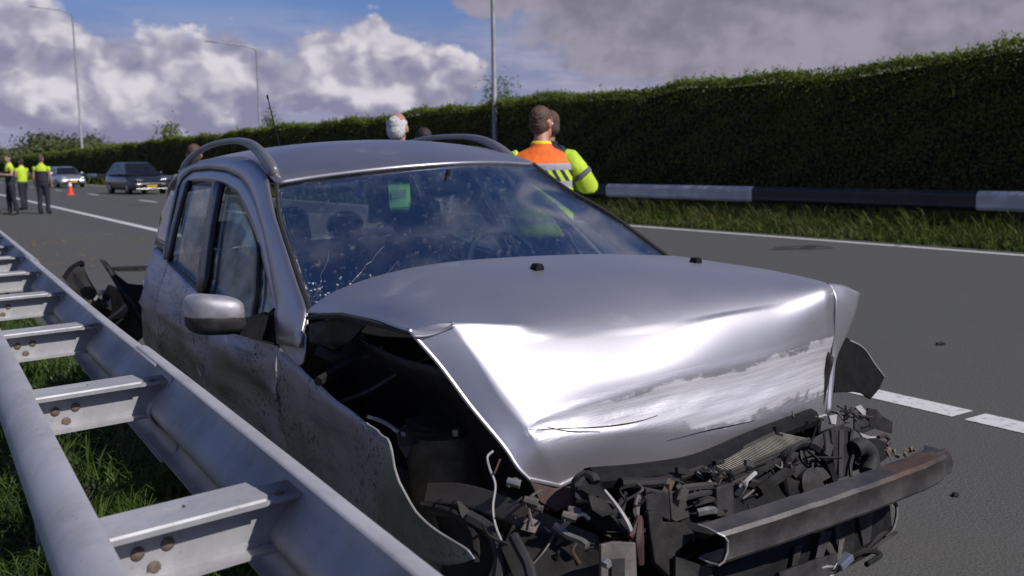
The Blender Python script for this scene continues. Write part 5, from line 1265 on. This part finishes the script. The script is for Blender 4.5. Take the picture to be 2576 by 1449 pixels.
def person(label, loc, rz, h=1.80, fatk=1.16, top='jacket', top_mat=None, leg_mat=None, hair_mat=None, skin=None, arms='down', sleeve_mat=None, short=False, bald=False, head_turn=0., head_fwd=0., vox=.014, group=None, hair_long=False, step=.0):
    skin = skin or M_SKIN; leg_mat = leg_mat or M_JEAN; hair_mat = hair_mat or M_HBROWN
    o = empty('person', loc, rz, label, 'person', group); s = h/1.80; S3 = lambda *v: Vector(v)*s
    A = {}
    if arms == 'down':
        for sd in (-1, 1): A[sd] = [(sd*.185, 0, 1.43), (sd*.245, -.01, 1.14), (sd*.25, .06, .90)]
    elif arms == 'front':
        for sd in (-1, 1): A[sd] = [(sd*.19, 0, 1.43), (sd*.30, .02, 1.17), (sd*.12, .26, 1.20)]
    elif arms == 'hip':
        for sd in (-1, 1): A[sd] = [(sd*.19, 0, 1.43), (sd*.33, -.05, 1.19), (sd*.20, .08, 1.04)]
    elif arms == 'phone':
        A[-1] = [(-.19, 0, 1.43), (-.25, .05, 1.16), (-.08, .28, 1.24)]; A[1] = [(.19, 0, 1.43), (.345, .03, 1.20), (.14, .24, 1.30)]
    elif arms == 'fold':
        for sd in (-1, 1): A[sd] = [(sd*.185, 0, 1.43), (sd*.27, .02, 1.16), (-sd*.05, .2, 1.13)]
    hx, hy = 0, head_fwd; hz = 1.66
    rot = Matrix.Rotation(head_turn, 3, 'Z')
    def hd(v): return (Vector((hx, hy, hz)) + rot @ Vector(v))*s
    b = MB()
    ell(b, [(0, 0, .86*s, .15*s, .10*s), (0, 0, .95*s, .165*s, .115*s), (0, 0, 1.08*s, .145*s, .10*s), (0, 0, 1.25*s, .165*s, .115*s), (0, .0, 1.38*s, .175*s, .115*s), (0, 0, 1.45*s, .13*s, .085*s), (0, 0, 1.50*s, .06*s, .055*s)])
    limb(b, [S3(0, -.01, 1.44), S3(0, hy*.4-.005, 1.52), S3(0, hy-.005, 1.60)], [.062*s, .055*s, .056*s])
    # head: skull, jaw, nose, brow, ears
    b.sphere(hd((0, -.005, .03)), (.076*s, .095*s, .095*s), 16, 12, rot); b.sphere(hd((0, .03, -.055)), (.056*s, .062*s, .065*s), 14, 10, rot)
    b.sphere(hd((0, .100, -.012)), (.015*s, .020*s, .026*s), 8, 6, rot); b.sphere(hd((0, .075, .025)), (.052*s, .02*s, .016*s), 10, 6, rot); b.sphere(hd((0, .085, -.062)), (.026*s, .012*s, .010*s), 8, 6, rot)
    for sd in (-1, 1): b.sphere(hd((sd*.080, -.008, -.005)), (.013*s, .022*s, .034*s), 8, 6, rot)
    for sd in (-1, 1):
        p0, p1, p2 = [Vector(q)*s for q in A[sd]]
        limb(b, [p0, p0.lerp(p1, .5), p1, p1.lerp(p2, .35), p2], [.055*s, .048*s, .040*s, .040*s, .027*s])
        d = (p2-p1).normalized(); sdv = d.cross(Vector((0, 0, 1))).normalized() if abs(d.z) < .9 else Vector((0, 1, 0)); nrm = sdv.cross(d)
        limb(b, [p2, p2 + d*.05*s, p2 + d*.095*s], [(.02*s, .03*s), (.018*s, .042*s), (.015*s, .040*s)])
        for k in range(4):
            off = sdv*((k-1.5)*.021*s); L_ = (.075, .085, .08, .062)[k]*s
            limb(b, [p2 + d*.09*s + off, p2 + d*(.09*s+L_*.5) + off + nrm*.006*s, p2 + d*(.09*s+L_*.9) + off + nrm*.022*s], [.0105*s, .0095*s, .007*s], 8)
        limb(b, [p2 + d*.03*s - sdv*.03*s, p2 + d*.07*s - sdv*.058*s, p2 + d*.10*s - sdv*.06*s], [.014*s, .012*s, .009*s], 8)
        x = sd*.085; f = step*sd
        limb(b, [S3(x, 0, .92), S3(x*1.1, f*.4+.01, .70), S3(x*1.15, f*.7+.015, .49), S3(x*1.2, f-.01, .30), S3(x*1.2, f*1.1-.02, .08)], [.095*s, .078*s, .055*s, .054*s, .037*s])
        limb(b, [S3(x*1.2, f*1.1-.05, .045), S3(x*1.3, f*1.1+.06, .04), S3(x*1.4, f*1.1+.15, .03)], [.038*s, .040*s, .03*s])
    fuse(b, 'body', skin, o, vox)
    # eyes
    for sd in (-1, 1):
        mb = MB(); mb.sphere(hd((sd*.031, .083, .004)), .011*s, 8, 6); mb.build('eye', M_CONEW, o, True)
    # hair cap
    b = MB(); b.sphere(hd((0, -.014, .042)), (.079*s, .095*s, .092*s), 16, 12, rot); b.sphere(hd((0, -.042, -.01)), (.073*s, .064*s, .082*s), 14, 10, rot)
    if hair_long: b.sphere(hd((0, -.05, -.08)), (.085*s, .055*s, .12*s), 14, 10, rot)
    ho = fuse(b, 'hair', hair_mat, o, vox*.7, 2)
    bm = bmesh.new(); bm.from_mesh(ho.data); iv = rot.transposed(); gone = []
    for v in bm.verts:      # hairline: no hair on the face (nor on the crown of a bald man)
        q = iv @ (v.co/s - Vector((hx, hy, hz)))
        if (q.y > .045 and q.z < .075) or (q.y > .02 and q.z < -.0) or (q.z < -.075 and not hair_long) or (bald and q.z > .072 and q.y > -.085): gone.append(v)
    bmesh.ops.delete(bm, geom=gone, context='VERTS')
    for v in bm.verts:      # tufts
        n_ = .5*sin(v.co.x*310+v.co.z*170) + .5*sin(v.co.y*290-v.co.z*230+2) + rng.normal(0, .12); v.co += v.normal*(.0035*n_*s)
    bm.to_mesh(ho.data); bm.free()
    # clothes
    e = .016
    def torso(b, z0, fat=1.):
        ell(b, [(0, 0, z0*s, .185*s*fat, .135*s*fat), (0, 0, (z0+.14)*s, .180*s*fat, .135*s*fat), (0, .005, 1.20*s, .182*s*fat, .135*s*fat), (0, 0, 1.36*s, .19*s*fat, .13*s*fat), (0, 0, 1.43*s, .17*s*fat, .11*s), (0, 0, 1.49*s, .085*s, .078*s), (0, hy*.3-.01, 1.535*s, .072*s, .075*s)], 18)
    fat = fatk if top == 'jacket' else 1.0
    b = MB(); torso(b, .84 if top == 'jacket' else .96, fat)
    if sleeve_mat is None:
        for sd in (-1, 1):
            p0, p1, p2 = [Vector(q)*s for q in A[sd]]; limb(b, [p0 - Vector((sd*.05, 0, -.01))*s, p0 - Vector((sd*.015, 0, 0))*s], [.07*s, .078*s])
    to = fuse(b, 'jacket' if top == 'jacket' else 'vest' if top == 'vest' else 'shirt', top_mat, o, vox, 2)
    for sd in (-1, 1):
        p0, p1, p2 = [Vector(q)*s for q in A[sd]]; b = MB(); g_ = 1.15 if top == 'jacket' else 1.
        if short: limb(b, [p0, p0.lerp(p1, .3), p0.lerp(p1, .45)], [.074*s, .066*s, .064*s])
        else: limb(b, [p0 - Vector((sd*.03, 0, .005))*s, p0 + Vector((sd*.005, 0, -.02))*s, p0.lerp(p1, .45), p1, p1.lerp(p2, .4), p1.lerp(p2, .92)], [.050*s*g_, .068*s*g_, .070*s*g_, .066*s*g_, .060*s*g_, .046*s*g_])
        fuse(b, 'sleeve', sleeve_mat or top_mat, to, vox, 2)
    b = MB(); ell(b, [(0, 0, .84*s, .16*s, .115*s), (0, 0, .93*s, .178*s, .13*s), (0, 0, 1.02*s, .160*s, .118*s)])
    for sd in (-1, 1):
        x = sd*.085; f = step*sd
        limb(b, [S3(x, 0, .92), S3(x*1.1, f*.4+.01, .70), S3(x*1.15, f*.7+.015, .49), S3(x*1.2, f-.01, .30), S3(x*1.2, f*1.1-.02, .07)], [.108*s, .092*s, .074*s, .070*s, .064*s])
    fuse(b, 'trousers', leg_mat, o, vox, 2)
    for sd in (-1, 1):
        x = sd*.085; f = step*sd; b = MB()
        limb(b, [S3(x*1.2, f*1.1-.075, .05), S3(x*1.25, f*1.1+.02, .055), S3(x*1.35, f*1.1+.12, .045), S3(x*1.42, f*1.1+.185, .035)], [.046*s, .052*s, .046*s, .032*s]); limb(b, [S3(x*1.2, f*1.1-.02, .04), S3(x*1.2, f*1.1-.02, .14)], [.05*s, .052*s])
        fuse(b, 'boot', M_BOOT, o, vox, 2)
    return o
def ground_at(px, depth): p = atdist(px, 400, depth); return (p.x, p.y, 0)
LOOK = -yaw      # facing straight away from the camera
hv = person('man in orange and yellow hi-vis jacket seen from behind beyond the wrecked car', ground_at(1362, 6.9), LOOK - .12, 1.80, 1.30, 'jacket', M_HIVIS, M_NAVY, M_HBROWN, M_SKINR, 'phone', M_HIVY, head_turn=-.55, head_fwd=.06, vox=.011)
jk = [c_ for c_ in hv.children if c_.name.startswith('jacket')][0]
for sl in [c_ for c_ in jk.children if c_.name.startswith('sleeve')]:
    if sl.data.vertices[0].co.x > 0:
        mb = MB(); p0 = Vector((.19, 0, 1.43)); p1 = Vector((.345, .03, 1.20)); c0 = p0.lerp(p1, .62); d_ = (p1-p0).normalized(); mb.tube([c0 - d_*.018, c0 + d_*.018], .086, 18); mb.build('reflective_band', M_GREYJ, jk, True)
person('man half hidden behind the hi-vis man, only his head showing', ground_at(1379, 8.1), LOOK + .9, 1.83, 1.16, 'jacket', M_NAVY, M_NAVY, M_HBROWN, M_SKINR, 'down', None, vox=.016)
person('balding white haired man standing behind the wrecked car roof', ground_at(1002, 7.2), LOOK - .15, 1.785, 1., 'shirt', M_GREYJ, M_JEAN, M_HWHITE, M_SKINR, 'front', bald=True, vox=.012)
person('dark haired person in checked shirt right of the white haired man', ground_at(1066, 9.0), LOOK + .5, 1.73, 1., 'shirt', M_CHECK, M_JEAN, M_HDARK, M_SKIN, 'down', vox=.016, hair_long=True)
person('brown haired person mostly hidden behind the near roof rail', ground_at(489, 9.6), LOOK + .4, 1.62, 1., 'shirt', M_GREYJ, M_JEAN, M_HBROWN, M_SKINR, 'fold', vox=.016)
GP = 'police officers on the hard shoulder'
def at_g(px, py): p = hit(px, py, 2, 0.); return (p.x, p.y, 0)
person('police officer standing alone with his back turned, rightmost of the officers', at_g(113, 538), LOOK + .1, 1.80, 1., 'vest', M_VEST, M_NAVY, M_HBROWN, M_SKIN, 'down', M_VEST, True, vox=.022, group=GP, step=.03)
person('police officer with bare arms second from left, facing sideways', at_g(33, 540), LOOK + 2.3, 1.82, 1., 'vest', M_VEST, M_NAVY, M_HDARK, M_SKIN, 'front', M_VEST, True, vox=.022, group=GP, step=.06)
person('shorter officer in all yellow vest between two colleagues', at_g(62, 528), LOOK + 1.2, 1.74, 1., 'vest', M_HIVY, M_NAVY, M_HDARK, M_SKIN, 'fold', M_HIVY, True, vox=.024, group=GP, step=.05)
person('officer cut off by the left picture edge, only an arm showing', at_g(-14, 536), LOOK - 1.4, 1.80, 1., 'vest', M_VEST, M_NAVY, M_HBROWN, M_SKIN, 'front', M_VEST, True, vox=.024, group=GP)

# ------------------------------------------------------------------ two cars waiting farther up the road
def far_car(label, loc, rz, L, Wd, H_, paint, suv=False):
    """local axes: nose towards -y"""
    o = empty('parked_car', loc, rz, label, 'car', 'cars waiting up the road')
    hb = .62*H_ if not suv else .60*H_; w = Wd/2; mb = MB(); rings = []
    secs = [(0, .32, .52, .80), (.06, .24, .60, .93), (.25, .20, hb-.20, .985), (.9, .19, hb-.07, 1.0), (1.25, .19, hb, 1.0), (L*.6, .19, hb+.01, 1.0), (L-.5, .2, hb+.03, .99), (L-.12, .24, hb+.0, .95), (L, .32, hb-.15, .86)]
    for y, z0, z1, f in secs:
        ring = []
        for a in np.linspace(0, 2*pi, 20, endpoint=False):
            ca, sa = cos(a), sin(a); ring.append(Vector((w*f*math.copysign(abs(ca)**.35, ca), y-.9, (z0+z1)/2 + (z1-z0)/2*math.copysign(abs(sa)**.4, sa))))
        rings.append(ring)
    mb.loft(rings); body = mb.build('body', paint, o, 'all')
    # cabin: pillars and roof in body colour, glass let into it
    y0, y1, y2, y3 = (.35, 1.05, L-1.9, L-1.05) if not suv else (.12, .95, L-1.6, L-1.0); rf = .67
    def sec_(y, z, ww): return (y, z, ww)
    lo = [(-w*.93, y0, hb-.02), (w*.93, y0, hb-.02), (w*.95, y3, hb), (-w*.95, y3, hb)]; hi = [(-w*rf, y1, H_-.04), (w*rf, y1, H_-.04), (w*rf, y2, H_-.03), (-w*rf, y2, H_-.03)]
    mb = MB(); mb.add(lo + hi + [(-w*rf*.8, y1+.25, H_), (w*rf*.8, y1+.25, H_), (w*rf*.8, y2-.2, H_), (-w*rf*.8, y2-.2, H_)], [(0, 1, 5, 4), (1, 2, 6, 5), (2, 3, 7, 6), (3, 0, 4, 7), (4, 5, 9, 8), (5, 6, 10, 9), (6, 7, 11, 10), (7, 4, 8, 11), (8, 9, 10, 11), (3, 2, 1, 0)]); mb.build('cabin', paint, o, bevel=.09)
    def pane(name, q, ins, off):
        q = [Vector(p) for p in q]; c_ = sum(q, Vector())/len(q); n = (q[1]-q[0]).cross(q[2]-q[0]).normalized()
        if n.dot(c_ - Vector((0, (y0+y3)/2, hb))) < 0: n = -n
        mb = MB(); mb.prism([p.lerp(c_, ins) + n*off for p in q], n*.006); mb.build(name, M_DGLASS, o)
    pane('windscreen', [lo[0], lo[1], hi[1], hi[0]], .10, .004); pane('rear_window', [lo[2], lo[3], hi[3], hi[2]], .12, .004)
    for s_ in (0, 1):
        a, b_, c2, d2 = ((lo[1], lo[2], hi[2], hi[1]) if s_ else (lo[3], lo[0], hi[0], hi[3])); a, b_, c2, d2 = [Vector(q) for q in (a, b_, c2, d2)]
        m1, m2 = a.lerp(b_, .5), d2.lerp(c2, .5); pane('side_window', [a, m1, m2, d2], .12, .004); pane('side_window', [m1, b_, c2, m2], .12, .004)
    for x in (-1, 1):
        for y in (.0, L-1.75):
            wo = bpy.data.objects.new('wheel', None); COL.objects.link(wo); wo.parent = o; wo.location = (x*(w-.10), y, .32)
            mb = MB(); mb.tube([(-.10, 0, 0), (-.09, 0, 0), (.09, 0, 0), (.10, 0, 0)], [.28, .32, .32, .28], 22); mb.build('tyre', M_RUB, wo, True)
            mb = MB(); mb.tube([(x*.09, 0, 0), (x*.108, 0, 0)], [.21, .17], 14); mb.build('rim', M_ALU, wo, True)
        hl = MB(); hl.loft([[Vector((x*(w*.60+dx), yy, hb-.27+dz)) for dx, dz in ((-.17, -.035), (.17, -.02), (.19, .075), (-.10, .045))] for yy in (-.915 + (.02 if suv else .0), -.76)]); hl.build('headlight', M_LAMP, o, bevel=.01)
        mm = MB(); mm.sphere((x*(w+.09), .62, hb+.08), (.11, .06, .075), 10, 7); mm.build('door_mirror', paint, o, True)
    mb = MB(); mb.box((0, -.90, .47), (Wd*.5, .05, .13)); mb.box((0, -.885, .30), (Wd*.72, .05, .10)); mb.build('grille', M_BLK, o, bevel=.01)
    if suv: mb = MB(); mb.box((0, -.925, .27), (Wd*.8, .03, .05)); mb.build('skid_plate', M_CHROME, o, bevel=.008)
    mb = MB(); mb.box((0, -.935, .41), (.52, .012, .11)); mb.build('number_plate', M_PLATE, o, bevel=.003)
    return o
pd = hit(378, 489, 2, 0); far_car('dark grey off-roader with yellow number plate stopped in the middle lane', (pd.x, pd.y+.9, 0), .12, 4.5, 1.9, 1.62, M_CDARK, True)
ps = hit(182, 472, 2, 0); far_car('silver saloon car farthest up the road beside the hedge', (ps.x, ps.y+.9, 0), .10, 4.5, 1.82, 1.47, M_CSILV)

# ------------------------------------------------------------------ traffic cone, bits on the road
pc = hit(178, 491, 2, 0); cn = empty('traffic_cone', (pc.x, pc.y, 0), 0, 'orange traffic cone standing in the lane left of the dark car', 'traffic cone')
mb = MB(); mb.box((0, 0, .018), (.42, .42, .036)); mb.build('base', M_CONE, cn, bevel=.01)
def cone_part(name, z0, z1, mat, r0=.155, r1=.035, zt=.78, g_=0):
    mb = MB(); r = lambda z: r0+(r1-r0)*(z-.03)/(zt-.03)+g_; mb.loft([[Vector((r(z)*cos(a), r(z)*sin(a), z)) for a in np.linspace(0, 2*pi, 20, endpoint=False)] for z in (z0, z1)]); mb.build(name, mat, cn, True)
cone_part('cone', .03, .78, M_CONE); cone_part('reflective_collar', .46, .62, M_CONEW, g_=.003)
def shard(px, py, L_, w_, label, rz, mat=M_BLK2, name='car_debris', h=.05):
    p = hit(px, py, 2, 0.); n = 9; ring = []
    for k in range(n):
        a = 2*pi*k/n; ring.append(Vector((L_*cos(a)*rng.uniform(.6, 1.05), w_*sin(a)*rng.uniform(.5, 1.1), .006)))
    mb = MB(); mb.loft([ring, [v*.85 + Vector((0, 0, h*.5*(1+.6*sin(5*v.x/L_)))) for v in ring], [v*.3 + Vector((0, 0, h)) for v in ring]]); o = mb.build(name, mat, None, False)
    o.location = (p.x, p.y, .0); o.rotation_euler = (0, 0, rz); tag(o, label, 'debris'); return o
shard(347, 679, .42, .20, 'flat black piece of broken plastic on the shoulder behind the wrecked car', -.5)
shard(2030, 626, .62, .13, 'long dark rubber scrap lying near the far edge line', -.35, M_RUB)
shard(2366, 868, .055, .03, 'small dark fragment lying alone on the lane at the right', -.3, h=.022)
shard(2405, 1232+16, .03, .018, 'tiny dark chip on asphalt right of the bumper beam', .4, h=.012)
for k, (px, py, sc_, lab) in enumerate(((62, 612, .55, 'patch of brown soil spilled on the shoulder beside the barrier'), (150, 655, .5, 'thin smear of soil on the shoulder behind the barrier top'), (370, 600, .7, 'faint dusty soil smear near the shoulder line behind the car'))):
    p = hit(px, py, 2, 0); bm = []
    n = 90 if k else 150; mb = MB()
    for q in range(n):
        c_ = Vector((rng.normal(0, sc_*.9), rng.normal(0, sc_*1.6), .004)); r_ = .012+.05*rng.random()**2
        ring = [c_ + Vector((r_*cos(a)*rng.uniform(.6, 1.2), r_*sin(a)*rng.uniform(.6, 1.4), 0)) for a in np.linspace(0, 2*pi, 6, endpoint=False)]
        mb.add(ring + [c_ + Vector((0, 0, r_*.35))], [(j, (j+1) % 6, 6) for j in range(6)])
    o = mb.build('spilled_soil', M_DIRT, None, True); o.location = (p.x, p.y, 0); tag(o, kind='stuff')
